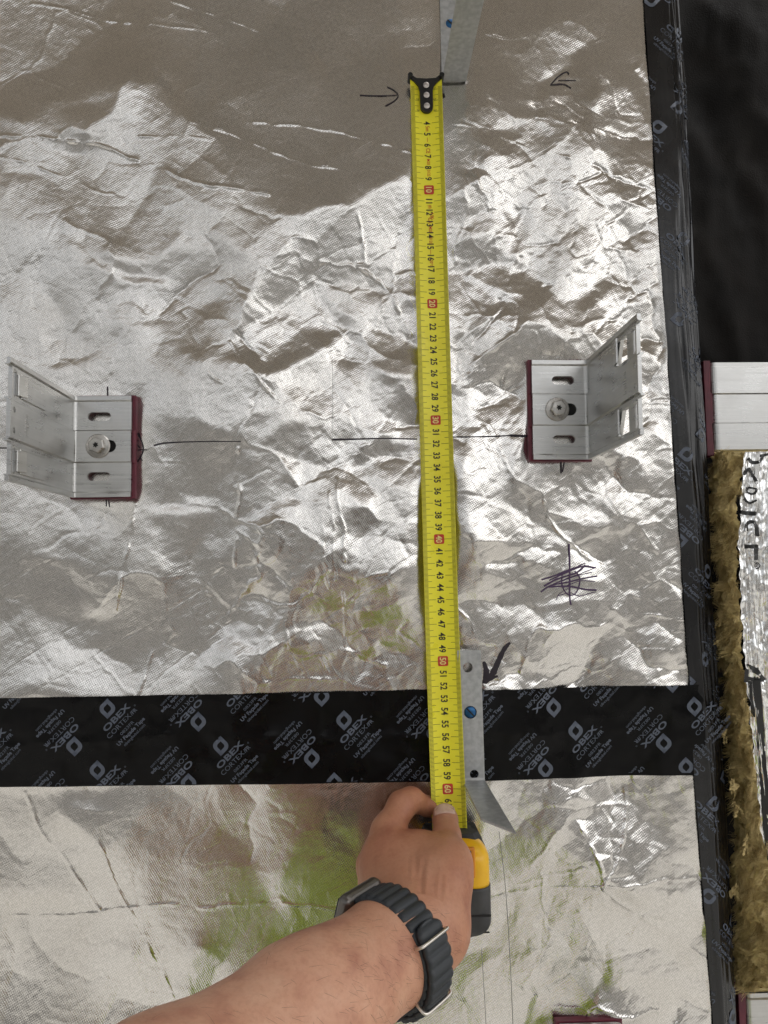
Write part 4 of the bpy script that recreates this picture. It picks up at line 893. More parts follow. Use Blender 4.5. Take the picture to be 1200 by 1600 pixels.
# ------------------------------------------------------------------ tape measure
M['blade'] = mat('yellow_blade_enamel', (0.84,0.775,0.035), 0.26, noise=(35,(0.78,0.70,0.028),0.4,0.7), rnoise=(60,0.25,0.42))
M['blade_ink'] = mat('blade_black_print', (0.02,0.018,0.008), 0.45)
M['red_ink'] = mat('blade_red_print', (0.50,0.03,0.012), 0.45)
M['pale_ink'] = mat('blade_pale_print', (0.72,0.62,0.22), 0.45)
M['hook'] = mat('black_hook_steel', (0.012,0.012,0.012), 0.4, 0.3)
M['rivet'] = mat('rivet_steel', (0.62,0.58,0.55), 0.35, 1.0)
M['case_yellow'] = mat('yellow_case_plastic', (0.80,0.45,0.006), 0.38, noise=(70,(0.72,0.39,0.006),0.45,0.7), bump=(300,0.08,0.0004))
M['case_black'] = mat('black_case_rubber', (0.028,0.028,0.03), 0.55, noise=(50,(0.045,0.045,0.046),0.45,0.7), bump=(500,0.2,0.0004), rnoise=(40,0.45,0.65))
A0 = P(665, 124, 0.0085); B0 = P(697.5, 1228, 0.0085); AX = Vector((B0.x-A0.x, 0, B0.z-A0.z)); BL = AX.length; AX /= BL; SIDE = Vector((-AX.z, 0, AX.x))   # towards the right
if SIDE.x < 0: SIDE = -SIDE
BW, SAG = 0.0278, 0.0030
def blade_rise(s): return 0.0085 + 0.014*np.clip((s-0.40)/0.24, 0, 1)**2.2 + 0.0006*np.sin(s*11)
def blade_pt(s, u, lift=0.0):
    """s: metres from the hook, u: metres right of the middle line (numbers are on the hollow side)"""
    s = np.asarray(s, float); u = np.asarray(u, float); k = u/(BW/2)
    h = blade_rise(s) + SAG*np.abs(k)**1.7 + lift
    b = s*BL/0.6004
    return np.stack([A0.x + AX.x*b + SIDE.x*u*0.985, -h, A0.z + AX.z*b + SIDE.z*u*0.985], -1)
tm = empty('tape_measure', A0); tag(tm, 'yellow tape measure pulled out to sixty centimetres down the foil', 'tape measure')
ss = np.arange(0, 0.652, 0.004); uu = np.linspace(-BW/2, BW/2, 21); S, U = np.meshgrid(ss, uu)
top = blade_pt(S, U); bot = blade_pt(S, U, -0.0003); nr, ncol = S.shape
V = np.concatenate([top.reshape(-1,3), bot.reshape(-1,3)]); F = grid_faces(nr, ncol); n0 = nr*ncol
rim = []
for e in (np.arange(ncol), (nr-1)*ncol+np.arange(ncol)):
    rim.append(np.stack([e[:-1], e[1:], n0+e[1:], n0+e[:-1]], 1))
blade = link('blade', mesh_np('blade', V, np.vstack([F, F[:, ::-1]+n0]+rim)), M['blade'], tm, smooth=True)
def ticks(name, items, m):
    V, F = [], []
    for s, u0, u1, w_ in items:
        us = np.linspace(u0, u1, 6)
        k = len(V); V += list(blade_pt(np.full(6, s-w_/2), us, 0.00018)) + list(blade_pt(np.full(6, s+w_/2), us, 0.00018)); F += [(k+i, k+i+1, k+7+i, k+6+i) for i in range(5)]
    return link(name, mesh_np(name, V, F), m, blade)
E = BW/2
mm = [(i*0.001, sg*(E-0.0002), sg*(E-0.0036), 0.00034) for i in range(8, 640) for sg in (-1, 1)]
tag(ticks('millimetre_ticks', mm, M['blade_ink']), kind='stuff')
tag(ticks('half_ticks', [(i*0.01+0.005, sg*(E-0.0036), sg*(E-0.0068), 0.00028) for i in range(1, 63) for sg in (-1, 1)], M['blade_ink']), kind='stuff')
tag(ticks('centimetre_ticks', [(i*0.01, sg*(E-0.0036), sg*(0.0042 if i >= 4 else E-0.0075), 0.0003) for i in range(1, 64) for sg in (-1, 1)], M['blade_ink']), kind='stuff')
def blade_text(name, s, height, at, m, bold=0.0, narrow=0.85, u=0.0, lift=0.00022, par=None):
    v, f = text_flat(s, height, bold, narrow); return link(name, mesh_np(name, blade_pt(at + v[:,0], u + v[:,1], lift), f), m, par or blade)
def blade_box(at, hl, hw, m, name='red_square', u=0.0, rad=0.0012):
    pts = []
    for cx, cy, a0 in ((1,1,0),(-1,1,90),(-1,-1,180),(1,-1,270)):
        for q in range(4): a = R(a0+30*q); pts.append((cx*(hl-rad)+rad*math.cos(a), cy*(hw-rad)+rad*math.sin(a)))
    pts = np.array(pts); v = np.vstack([[[0,0]], pts]); n = len(pts); f = np.array([(0, 1+i, 1+(i+1)%n) for i in range(n)])
    return link(name, mesh_np(name, blade_pt(at+v[:,0], u+v[:,1], 0.00026), f), m, blade)
for n in range(4, 62):
    if n % 10 == 0:
        b_ = blade_box(n*0.01, 0.0040, 0.0042, M['red_ink']); blade_text('numeral', str(n), 0.0050, n*0.01, M['pale_ink'], 0.022, 0.86, lift=0.0004)
    else: blade_text('numeral', str(n), 0.0054, n*0.01, M['blade_ink'], 0.022, 0.80)
for n in (1, 2, 3):
    for sg in (-1, 1): blade_text('small_numeral', str(n), 0.0022, n*0.01-0.0012, M['blade_ink'], 0.01, 0.9, u=sg*(E-0.0065))
for s_, at in (('5m',4.5),('\u2014',5.5),('CE',6.5),('M20',7.5),('0122',8.5),('(II)',11.5),('UK',12.35),('CA',12.72),('M22',13.5),('0120',14.5),('\u2014',15.5),('20\u00b0C',16.5)):
    blade_text('red_print', s_, 0.0026 if len(s_) > 2 else 0.0034, at*0.01, M['red_ink'], 0.006, 0.8, u=0.0004 if s_ != 'UK' else 0.002)
# hook
def outline_plate(name, pts, z0, z1, m, par):
    """pts in blade coordinates (s, u)"""
    bm = bmesh.new(); hh = 0.0
    a = [bm.verts.new(Vector(blade_pt(s, u*0.0)) + SIDE*u + Vector((0, -z0, 0))) for s, u in pts]; b = [bm.verts.new(Vector(blade_pt(s, 0.0)) + SIDE*u + Vector((0, -z1, 0))) for s, u in pts]
    n = len(pts); bm.faces.new(a); bm.faces.new(b[::-1])
    for i in range(n): bm.faces.new((a[i], b[i], b[(i+1)%n], a[(i+1)%n]))
    bmesh.ops.recalc_face_normals(bm, faces=bm.faces[:]); bmesh.ops.triangulate(bm, faces=[f for f in bm.faces if len(f.verts) > 4])
    return link(name, mesh_bm(name, bm), m, par)
hp = [(-0.001,-0.0142),(-0.0018,-0.0118),(0.0008,-0.0085),(0.0014,0.0),(0.0008,0.0085),(-0.0018,0.0118),(-0.001,0.0142),(0.0018,0.0138),(0.0040,0.0102),(0.0075,0.0068),(0.0120,0.0056),(0.0265,0.0054)]
hp += [(0.0265+0.0054*math.sin(R(a)), 0.0054*math.cos(R(a))) for a in range(15, 180, 15)] + [(0.0265,-0.0054),(0.0120,-0.0056),(0.0075,-0.0068),(0.0040,-0.0102),(0.0018,-0.0138)]
hook = outline_plate('hook', hp, 0.0006, 0.0034, M['hook'], tm)
for sg in (-1, 1):
    bm = bmesh.new(); c = Vector(blade_pt(-0.0004, 0)) + SIDE*(sg*0.0136); tube(bm, [c+Vector((0,-0.0062,0)), c+Vector((0,0.004,0))], 0.0021, 14); link('hook_ear', mesh_bm('hook_ear', bm), M['hook'], hook, smooth=False)
for s in (0.0075, 0.0165, 0.0262):
    c = Vector(blade_pt(s, 0)) + Vector((0,-0.0034,0)); bm = bmesh.new(); seg = 18
    rr = [[bm.verts.new(c + Vector((q*math.cos(2*math.pi*i/seg), -z, q*math.sin(2*math.pi*i/seg)))) for i in range(seg)] for q, z in ((0.0026,-0.0002),(0.0026,0.0004),(0.0018,0.0008),(0.0003,0.0009))]
    for a, b in zip(rr[:-1], rr[1:]):
        for i in range(seg): bm.faces.new((a[i], a[(i+1)%seg], b[(i+1)%seg], b[i]))
    bm.faces.new(rr[-1]); bmesh.ops.recalc_face_normals(bm, faces=bm.faces[:]); link('rivet', mesh_bm('rivet', bm), M['rivet'], hook, smooth=True)
# case: rounded block, yellow shell above, black rubber below
CXR = P(767, 1392, 0.055).x; CXL = 2*float(blade_pt(0.66, 0)[0]) - CXR; CZT = P(735, 1313, 0.050).z; CZB = P(735, 1472, 0.055).z; CH0, CH1 = 0.0115, 0.060
def case_shell(z_lo, z_hi, grow, sect):
    """rounded loft: cross-sections in x and depth along the height"""
    cx, hw = (CXL+CXR)/2, (CXR-CXL)/2 + grow; rows = []
    zz_ = np.linspace(z_lo, z_hi, sect)
    for z in zz_:
        t = (z-CZB)/(CZT-CZB); k = 1.0
        e = 0.0
        if t < 0.22: e = 0.014*(1-math.sqrt(max(0, 1-((0.22-t)/0.22)**2)))
        if t > 0.80: e = max(e, 0.016*(1-math.sqrt(max(0, 1-((t-0.80)/0.20)**2))))
        w_ = hw - e*0.75; d0, d1 = CH0 - grow + e*0.15, CH1 + grow - e*1.25; r_ = min(0.011, w_*0.8); ring = []
        for sx_, sy_, a0 in ((1,1,0),(-1,1,90),(-1,-1,180),(1,-1,270)):
            for q in range(7):
                a = R(a0+15*q); rx = r_; X_ = cx + sx_*(w_-rx) + rx*math.cos(a); Y_ = (d1 if sy_ > 0 else d0) - sy_*rx + rx*math.sin(a); ring.append((X_, -Y_, z))
        rows.append(ring)
    bm = bmesh.new(); vv = [[bm.verts.new(p) for p in r_] for r_ in rows]; n = len(vv[0])
    for a, b in zip(vv[:-1], vv[1:]):
        for i in range(n): bm.faces.new((a[i], a[(i+1)%n], b[(i+1)%n], b[i]))
    bm.faces.new(vv[0]); bm.faces.new(vv[-1][::-1]); bmesh.ops.recalc_face_normals(bm, faces=bm.faces[:]); return bm
ZSPL = P(745, 1389, 0.06).z
case = link('case', mesh_bm('case', case_shell(ZSPL, CZT, 0.0, 16)), M['case_yellow'], tm, smooth=True)
link('rubber_grip', mesh_bm('rubber_grip', case_shell(CZB, ZSPL-0.0004, 0.0006, 24)), M['case_black'], case, smooth=True)
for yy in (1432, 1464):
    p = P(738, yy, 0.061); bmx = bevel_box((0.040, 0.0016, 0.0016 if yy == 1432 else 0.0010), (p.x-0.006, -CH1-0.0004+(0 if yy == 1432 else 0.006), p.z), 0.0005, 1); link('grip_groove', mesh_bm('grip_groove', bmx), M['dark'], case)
# blade mouth: dark sloping nose
bm = bmesh.new(); m0 = blade_pt(0.640, 0); nose = []
cx = (CXL+CXR)/2
for z, w_, d0, d1 in ((P(727,1297,0.028).z, 0.0165, 0.013, 0.029), (CZT+0.0015, 0.0205, 0.0125, 0.040), (CZT-0.006, 0.0240, 0.012, 0.050)):
    nose.append([bm.verts.new((cx+sx_*w_*f_, -d, z)) for sx_, f_, d in ((1,0.9,d0),(1,1,d0+0.004),(1,1,d1-0.006),(1,0.75,d1),(-1,0.75,d1),(-1,1,d1-0.006),(-1,1,d0+0.004),(-1,0.9,d0))])
for a, b in zip(nose[:-1], nose[1:]):
    for i in range(8): bm.faces.new((a[i], a[(i+1)%8], b[(i+1)%8], b[i]))
bm.faces.new(nose[0]); bm.faces.new(nose[-1][::-1]); bmesh.ops.recalc_face_normals(bm, faces=bm.faces[:])
link('blade_mouth', mesh_bm('blade_mouth', bm), M['case_black'], case)
M['case_orange'] = mat('orange_button_rim', (0.60,0.22,0.004), 0.4)
a, b = P(722, 1324, CH1), P(743, 1372, CH1)
link('button_rim', mesh_bm('button_rim', bevel_box((b.x-a.x, 0.004, a.z-b.z), ((a.x+b.x)/2, -CH1+0.0006, (a.z+b.z)/2), 0.0012, 2)), M['case_orange'], case)
link('lock_button', mesh_bm('lock_button', bevel_box((b.x-a.x-0.0036, 0.004, a.z-b.z-0.0036), ((a.x+b.x)/2-0.0010, -CH1-0.0004, (a.z+b.z)/2), 0.0012, 2)), M['case_black'], case)
# ------------------------------------------------------------------ the person: one continuous body grown from rounded limbs
def axis_grid(segs):
    """segs: (from, to, step)"""
    return np.unique(np.round(np.concatenate([np.arange(a, b, s) for a, b, s in segs] + [[segs[-1][1]]]), 6))
class Field:
    def __init__(s, gx_, gy_, gz_):
        s.g = (gx_, gy_, gz_); s.v = np.full((len(gx_), len(gy_), len(gz_)), 0.08, np.float32)
    def block(s, lo, hi):
        r = []
        for g, a, b in zip(s.g, lo, hi):
            i, j = np.searchsorted(g, (a, b)); r.append(slice(max(0, i-1), min(len(g), j+1)))
        return tuple(r)
    def cone(s, a, b, ra, rb, k=0.006, flat=None, sub=False):
        """rounded cone from a to b; flat = (direction, factor) squashes it along a direction"""
        a = np.array(a, float); b = np.array(b, float); m = max(ra, rb) + max(0.03, 3*k)
        bl = s.block(np.minimum(a, b)-m, np.maximum(a, b)+m)
        X, Y, Z = np.meshgrid(*[g[q] for g, q in zip(s.g, bl)], indexing='ij')
        e = b-a; L2 = e@e + 1e-12; dx, dy, dz = X-a[0], Y-a[1], Z-a[2]
        t = np.clip((dx*e[0]+dy*e[1]+dz*e[2])/L2, 0, 1); dx = dx-t*e[0]; dy = dy-t*e[1]; dz = dz-t*e[2]
        if flat is not None:
            n, f = np.array(flat[0], float), flat[1]; n /= np.linalg.norm(n); q = (dx*n[0]+dy*n[1]+dz*n[2])*(f-1); dx = dx+q*n[0]; dy = dy+q*n[1]; dz = dz+q*n[2]
        d = np.sqrt(dx*dx+dy*dy+dz*dz) - (ra+(rb-ra)*t)
        o = s.v[bl]
        if sub:
            h = np.clip(0.5-0.5*(o+d)/k, 0, 1); s.v[bl] = o*(1-h) - d*h + k*h*(1-h)
        else:
            h = np.clip(0.5+0.5*(o-d)/k, 0, 1); s.v[bl] = o*(1-h) + d*h - k*h*(1-h)
    def mesh(s, name):
        v = s.v; ins = v < 0; nx, ny_, nz2 = v.shape
        c = np.zeros((nx-1, ny_-1, nz2-1), np.uint8)
        for i in (0,1):
            for j in (0,1):
                for k in (0,1): c += ins[i:nx-1+i, j:ny_-1+j, k:nz2-1+k]
        act = np.argwhere((c > 0) & (c < 8)); idx = -np.ones(c.shape, np.int64); idx[tuple(act.T)] = np.arange(len(act))
        G = s.g; acc = np.zeros((len(act), 3)); cnt = np.zeros(len(act))
        cor = [(i,j,k) for i in (0,1) for j in (0,1) for k in (0,1)]
        for p in cor:
            for ax in range(3):
                if p[ax]: continue
                q = list(p); q[ax] = 1
                ia, ib = act+np.array(p), act+np.array(q)
                va, vb = v[tuple(ia.T)], v[tuple(ib.T)]; cr = (va < 0) != (vb < 0); t = np.where(cr, va/(va-vb+1e-20), 0)
                for d in range(3):
                    ca, cb = G[d][ia[:,d]], G[d][ib[:,d]]; acc[:,d] += np.where(cr, ca+(cb-ca)*t, 0)
                cnt += cr
        V = acc/np.maximum(cnt, 1)[:,None]; F = []
        for ax in range(3):
            sl0 = [slice(None)]*3; sl1 = [slice(None)]*3; sl0[ax] = slice(0,-1); sl1[ax] = slice(1,None)
            cr = ins[tuple(sl0)] != ins[tuple(sl1)]; e = np.argwhere(cr); b, d = [(1,2),(2,0),(0,1)][ax]
            ok = (e[:,b] > 0) & (e[:,d] > 0) & (e[:,b] < v.shape[b]-1) & (e[:,d] < v.shape[d]-1); e = e[ok]
            def cell(ob, od):
                q = e.copy(); q[:,b] += ob; q[:,d] += od; return idx[tuple(q.T)]
            quad = np.stack([cell(-1,-1), cell(0,-1), cell(0,0), cell(-1,0)], 1)
            fl = ins[tuple(e.T)]; quad = np.where(fl[:,None], quad, quad[:, ::-1]); F.append(quad)
        return V, np.vstack(F)
def W3(px, py, h): return np.array(P(px, py, h))
WR_C = W3(632, 1468, 0.122)                       # middle of the wrist
T_ARM = np.array([-0.655, -0.740, -0.072]); T_ARM /= np.linalg.norm(T_ARM)
ELB = WR_C + T_ARM*0.262
SHO = np.array([-0.255, -0.600, -0.405])
cdir = np.array([0, -0.642, 0]) - WR_C; N_C = cdir - (cdir@T_ARM)*T_ARM; N_C /= np.linalg.norm(N_C)     # the side of the wrist that faces the camera
E_1 = np.cross(T_ARM, N_C)                        # across the wrist
if E_1[2] < 0: E_1 = -E_1                         # upwards: towards the watch face
FG = Field(axis_grid([(-0.50,-0.20,0.018),(-0.20,-0.012,0.0035),(-0.012,0.108,0.0012),(0.108,0.42,0.018)]),
           axis_grid([(-1.00,-0.45,0.018),(-0.45,-0.20,0.005),(-0.20,-0.125,0.0022),(-0.125,0.004,0.0012)]),
           axis_grid([(-1.80,-0.46,0.022),(-0.46,-0.335,0.010),(-0.335,-0.300,0.003),(-0.300,-0.172,0.0012),(-0.172,-0.10,0.010),(-0.10,0.10,0.018)]))
C = FG.cone
# trunk, head, legs, right arm (behind the camera, mirrored faintly in the foil)
CX_, CY_ = -0.065, -0.735
C((CX_, CY_, -0.50), (CX_, CY_-0.01, -0.85), 0.125, 0.115, 0.03, ((0,1,0),1.15)); C((CX_-0.10, CY_, -0.44), (CX_+0.10, CY_, -0.44), 0.075, 0.075, 0.05); C((CX_, CY_-0.01, -0.85), (CX_, CY_-0.01, -0.98), 0.12, 0.13, 0.04)
C((CX_, CY_-0.02, -0.40), (CX_, CY_-0.03, -0.27), 0.056, 0.054, 0.03)
C((CX_, CY_-0.045, -0.13), (CX_, CY_-0.03, -0.20), 0.088, 0.066, 0.03); C((CX_, CY_+0.062, -0.17), (CX_, CY_+0.068, -0.19), 0.010, 0.014, 0.012)
C((CX_-0.075, CY_-0.03, -0.165), (CX_-0.077, CY_-0.03, -0.195), 0.010, 0.010, 0.008, ((1,0,0),2)); C((CX_+0.075, CY_-0.03, -0.165), (CX_+0.077, CY_-0.03, -0.195), 0.010, 0.010, 0.008, ((1,0,0),2))
for sg in (-1, 1):
    C((CX_+sg*0.085, CY_-0.01, -0.98), (CX_+sg*0.09, CY_+0.0, -1.36), 0.085, 0.058, 0.03); C((CX_+sg*0.09, CY_, -1.36), (CX_+sg*0.095, CY_-0.03, -1.70), 0.056, 0.040, 0.02); C((CX_+sg*0.095, CY_-0.04, -1.71), (CX_+sg*0.10, CY_+0.13, -1.72), 0.04, 0.034, 0.02)
RS = np.array([CX_+0.19, CY_, -0.42]); RE = np.array([0.22, -0.80, -0.26-0.42]); RW = np.array([0.135, -0.735, -0.20]); RE = np.array([0.235, -0.80, -0.42-0.05])
RE = np.array([0.24, -0.82, -0.45]); RS2 = np.array([CX_+0.185, CY_-0.01, -0.43])
C(RS2, (0.20,-0.74,-0.66), 0.052, 0.043, 0.03); C((0.20,-0.74,-0.66), (0.075,-0.72,-0.30-0.08), 0.042, 0.030, 0.02); C((0.075,-0.72,-0.38), (0.058,-0.715,-0.20), 0.030, 0.028, 0.02)
C((0.058,-0.715,-0.20), (0.058,-0.705,-0.13), 0.028, 0.026, 0.02, ((0,1,0),1.6))
for i, (z0, l_) in enumerate(((-0.105,0.05),(-0.125,0.055),(-0.145,0.052),(-0.163,0.045))): C((0.062,-0.70,z0), (0.064,-0.668,z0+0.004), 0.0085, 0.0078, 0.006); C((0.064,-0.668,z0+0.004), (0.045,-0.663,z0+0.006), 0.0078, 0.0065, 0.004)
C((0.045,-0.705,-0.13), (0.012,-0.68,-0.10), 0.011, 0.009, 0.008)
# left arm: shoulder, elbow, forearm
C(SHO, (SHO+ELB)/2, 0.056, 0.050, 0.03); C((SHO+ELB)/2, ELB, 0.049, 0.043, 0.02); C((CX_-0.12, CY_, -0.43), SHO, 0.075, 0.060, 0.05)
C(ELB, WR_C + T_ARM*0.19, 0.040, 0.0405, 0.02); C(WR_C + T_ARM*0.19, WR_C + T_ARM*0.085, 0.0405, 0.0350, 0.02)
for sg in (-1, 1):
    o = E_1*0.0042*sg; C(WR_C + T_ARM*0.095 + o, WR_C + T_ARM*0.012 + o, 0.0335, 0.0262, 0.012); C(WR_C + T_ARM*0.015 + o, WR_C - T_ARM*0.022 + o, 0.0262, 0.0258, 0.012)
# hand seen from its thumb side
IMC = W3(604, 1340, 0.064); TMC = W3(685, 1380, 0.089); TMP = W3(701, 1346, 0.076); TIP_ = W3(698, 1306, 0.050); TT = W3(695.5, 1280, 0.0355)
HBASE = WR_C - T_ARM*0.022
C(HBASE + E_1*0.004, IMC, 0.0250, 0.0155, 0.014)                                   # index metacarpal
C(HBASE - E_1*0.002, TMC, 0.0232, 0.0195, 0.014)                                   # thumb mound
C(TMC, TMP, 0.0195, 0.0145, 0.012)
C((HBASE+IMC)/2, (TMC+TMP)/2, 0.0215, 0.0165, 0.014)                               # web between them
C(W3(612,1335,0.066), W3(690,1345,0.072), 0.0150, 0.0150, 0.012)
C(W3(640,1352,0.072), W3(655,1330,0.064), 0.0160, 0.0130, 0.012)
C(W3(600,1362,0.066), W3(612,1400,0.082), 0.0165, 0.0200, 0.012)
C(TMP, TIP_, 0.0135, 0.0104, 0.006); C(TIP_, TT, 0.0102, 0.0094, 0.0035); C(TT, W3(695,1276,0.0335), 0.0094, 0.0088, 0.003)
# index finger: over the knuckle, then hooked behind the blade
IPIP = W3(628, 1258, 0.034); IDIP = W3(668, 1260, 0.0170); ITIP = W3(688, 1268, 0.0115)
C(IMC, W3(606,1298,0.052), 0.0155, 0.0120, 0.008); C(W3(606,1298,0.052), IPIP, 0.0118, 0.0104, 0.005); C(IPIP, W3(642,1250,0.026), 0.0104, 0.0093, 0.005)
C(W3(642,1250,0.026), IDIP, 0.0093, 0.0072, 0.005); C(IDIP, ITIP, 0.0072, 0.0066, 0.004)
# middle, ring and little finger closed round the case, underneath
for i, (mx, my, mh) in enumerate(((586,1352,0.040),(590,1385,0.034),(598,1415,0.034))):
    m0 = W3(mx, my, mh); p1 = W3(612+i*5, 1318+i*38, 0.020); p2 = W3(650, 1325+i*36, 0.0125)
    C(HBASE + E_1*0.004, m0, 0.020, 0.0135, 0.012); C(m0, p1, 0.0128, 0.0098, 0.006); C(p1, p2, 0.0098, 0.0080, 0.005)
# room for the case and the blade in the grip
V, F = FG.mesh('person')
# skin folds of the web and knuckle creases
def fold(V, a, b, h, depth, width):
    A_, B_ = np.array(P(*a, h)), np.array(P(*b, h)); e = B_-A_; d = V-A_; t = np.clip((d[:,[0,2]]@e[[0,2]])/(e[[0,2]]@e[[0,2]]), 0, 1)
    q = np.hypot(d[:,0]-t*e[0], d[:,2]-t*e[2]); k = depth*np.exp(-(q/width)**2)*np.sin(np.pi*np.clip(t*0.9+0.05,0,1))*(np.abs(V[:,1]+h) < 0.04)
    c = np.array([0,-0.642,0])-V; c /= np.linalg.norm(c, axis=1)[:,None]; V -= c*k[:,None]
for a, b, dp in (((641,1322),(634,1350),.0004),((650,1322),(643,1360),.0008),((660,1328),(648,1372),.0008),((671,1334),(660,1370),.0005),((677,1336),(665,1380),.0007),((686,1342),(676,1376),.0006),((697,1352),(692,1372),.0003),((655,1345),(640,1392),.0006)):
    fold(V, a, b, 0.085, dp*2.4, 0.0021)
for a, b, dp in (((678,1286),(712,1287),.0007),((679,1291),(712,1292),.0006),((682,1297),(710,1297),.0004),((690,1308),(708,1309),.0003)): fold(V, a, b, 0.045, dp, 0.0010)
for a, b, dp in (((628,1290),(616,1272),.0005),((632,1284),(622,1268),.0004)): fold(V, a, b, 0.045, dp, 0.0010)
me = mesh_np('person', V, F)
def skin_material():
    m = bpy.data.materials.new('skin'); m.use_nodes = True; N = m.node_tree.nodes; L = m.node_tree.links; b = N['Principled BSDF']
    tc = N.new('ShaderNodeTexCoord')
    n1 = N.new('ShaderNodeTexNoise'); n1.inputs['Scale'].default_value = 38; n1.inputs['Detail'].default_value = 6; L.new(tc.outputs['Object'], n1.inputs['Vector'])
    r = N.new('ShaderNodeValToRGB'); e = r.color_ramp.elements; e[0].position = 0.30; e[0].color = (0.46,0.21,0.14,1); e[1].position = 0.72; e[1].color = (0.68,0.405,0.28,1); x = e.new(0.5); x.color = (0.62,0.335,0.222,1)
    L.new(n1.outputs['Fac'], r.inputs['Fac'])
    n3 = N.new('ShaderNodeTexNoise'); n3.inputs['Scale'].default_value = 420; n3.inputs['Detail'].default_value = 3; L.new(tc.outputs['Object'], n3.inputs['Vector'])
    mx = N.new('ShaderNodeMixRGB'); mx.blend_type = 'MULTIPLY'; mx.inputs['Fac'].default_value = 0.16; L.new(r.outputs[0], mx.inputs[1])
    r2 = N.new('ShaderNodeValToRGB'); r2.color_ramp.elements[0].position = 0.35; r2.color_ramp.elements[0].color = (0.62,0.5,0.45,1); r2.color_ramp.elements[1].position = 0.55; L.new(n3.outputs['Fac'], r2.inputs['Fac']); L.new(r2.outputs[0], mx.inputs[2])
    # the hand is more weathered than the forearm
    sp = N.new('ShaderNodeSeparateXYZ'); L.new(tc.outputs['Object'], sp.inputs[0]); mr = N.new('ShaderNodeMapRange'); mr.inputs['From Min'].default_value = -0.20; mr.inputs['From Max'].default_value = -0.09; mr.inputs['To Min'].default_value = 0; mr.inputs['To Max'].default_value = 1
    L.new(sp.outputs['Y'], mr.inputs['Value']); m2 = N.new('ShaderNodeMixRGB'); m2.blend_type = 'MULTIPLY'; m2.inputs[2].default_value = (0.70,0.58,0.50,1); L.new(mr.outputs[0], m2.inputs['Fac']); L.new(mx.outputs[0], m2.inputs[1]); L.new(m2.outputs[0], b.inputs['Base Color'])
    b.inputs['Roughness'].default_value = 0.48; b.inputs['Specular IOR Level'].default_value = 0.4
    b.inputs['Subsurface Weight'].default_value = 0.12; b.inputs['Subsurface Radius'].default_value = (1.0, 0.35, 0.2); b.inputs['Subsurface Scale'].default_value = 0.004
    v = N.new('ShaderNodeTexVoronoi'); v.inputs['Scale'].default_value = 900; L.new(tc.outputs['Object'], v.inputs['Vector'])
    b1 = N.new('ShaderNodeBump'); b1.inputs['Strength'].default_value = 0.35; b1.inputs['Distance'].default_value = 0.00025; L.new(v.outputs['Distance'], b1.inputs['Height'])
    n2 = N.new('ShaderNodeTexNoise'); n2.inputs['Scale'].default_value = 160; n2.inputs['Detail'].default_value = 4; L.new(tc.outputs['Object'], n2.inputs['Vector'])
    b2 = N.new('ShaderNodeBump'); b2.inputs['Strength'].default_value = 0.6; b2.inputs['Distance'].default_value = 0.0009; L.new(n2.outputs['Fac'], b2.inputs['Height']); L.new(b1.outputs[0], b2.inputs['Normal']); L.new(b2.outputs[0], b.inputs['Normal'])
    return m
M['skin'] = skin_material()
person = link('person', me, M['skin'], smooth=True)
tag(person, 'bare left forearm reaching in, hand pinching the tape measure with its thumb', 'person')
M['nail'] = mat('thumb_nail', (0.66,0.46,0.37), 0.25, noise=(300,(0.60,0.40,0.31),0.4,0.7))
# thumb nail: a small curved shield on the camera side of the thumb end
t_dir = (TT - TIP_); t_dir /= np.linalg.norm(t_dir); cd = np.array([0,-0.642,0]) - TT; cd -= (cd@t_dir)*t_dir; cd /= np.linalg.norm(cd); sd_ = np.cross(t_dir, cd); NV = []
if sd_[0] < 0: sd_ = -sd_
for i, a in enumerate(np.linspace(0, 1, 9)):
    for u in np.linspace(-1, 1, 11):
        wd = 0.0070*(0.86 + 0.14*math.sin(math.pi*a))*(1 if a < 0.85 else 1-0.9*((a-0.85)/0.15)**2*0.25)
        th = u*0.90; rr = 0.0106
        NV.append(TT + t_dir*(-0.0040 + 0.0115*a - 0.0016*u*u*(1 if a > 0.5 else -1)) + sd_*rr*math.sin(th)*0.95 + cd*(rr*math.cos(th) - 0.0003 - 0.0018*a*a))
NV = np.array(NV); nl = link('thumb_nail', mesh_np('thumb_nail', NV, grid_faces(9, 11)), M['nail'], person, smooth=True)
sol = nl.modifiers.new('s', 'SOLIDIFY'); sol.thickness = 0.0009; sol.offset = 0
# clothing
M['vest'] = mat('lime_safety_vest', (0.46,0.60,0.035), 0.7, noise=(14,(0.40,0.53,0.03),0.4,0.7)); M['trousers'] = mat('dark_work_trousers', (0.03,0.03,0.035), 0.8); M['hair'] = mat('short_dark_hair', (0.02,0.014,0.010), 0.7, bump=(400,0.6,0.002)); M['boot'] = mat('brown_boot', (0.07,0.045,0.025), 0.7)
VF = Field(axis_grid([(-0.42,0.32,0.014)]), axis_grid([(-1.0,-0.5,0.014)]), axis_grid([(-1.08,-0.28,0.014)])); C = VF.cone
C((CX_, CY_, -0.50), (CX_, CY_-0.01, -0.88), 0.142, 0.140, 0.03, ((0,1,0),1.1)); C((CX_-0.13, CY_, -0.445), (CX_+0.13, CY_, -0.445), 0.090, 0.090, 0.05); C(SHO*0.55+np.array([CX_-0.12,CY_,-0.43])*0.45, SHO*0.8+ELB*0.2, 0.078, 0.072, 0.03)
C(RS2, (0.155,-0.735,-0.55), 0.074, 0.068, 0.03)
v_, f_ = VF.mesh('v'); link('safety_vest', mesh_np('safety_vest', v_, f_), M['vest'], person, smooth=True)
VF = Field(axis_grid([(-0.30,0.18,0.014)]), axis_grid([(-0.92,-0.56,0.014)]), axis_grid([(-1.70,-0.90,0.014)])); C = VF.cone
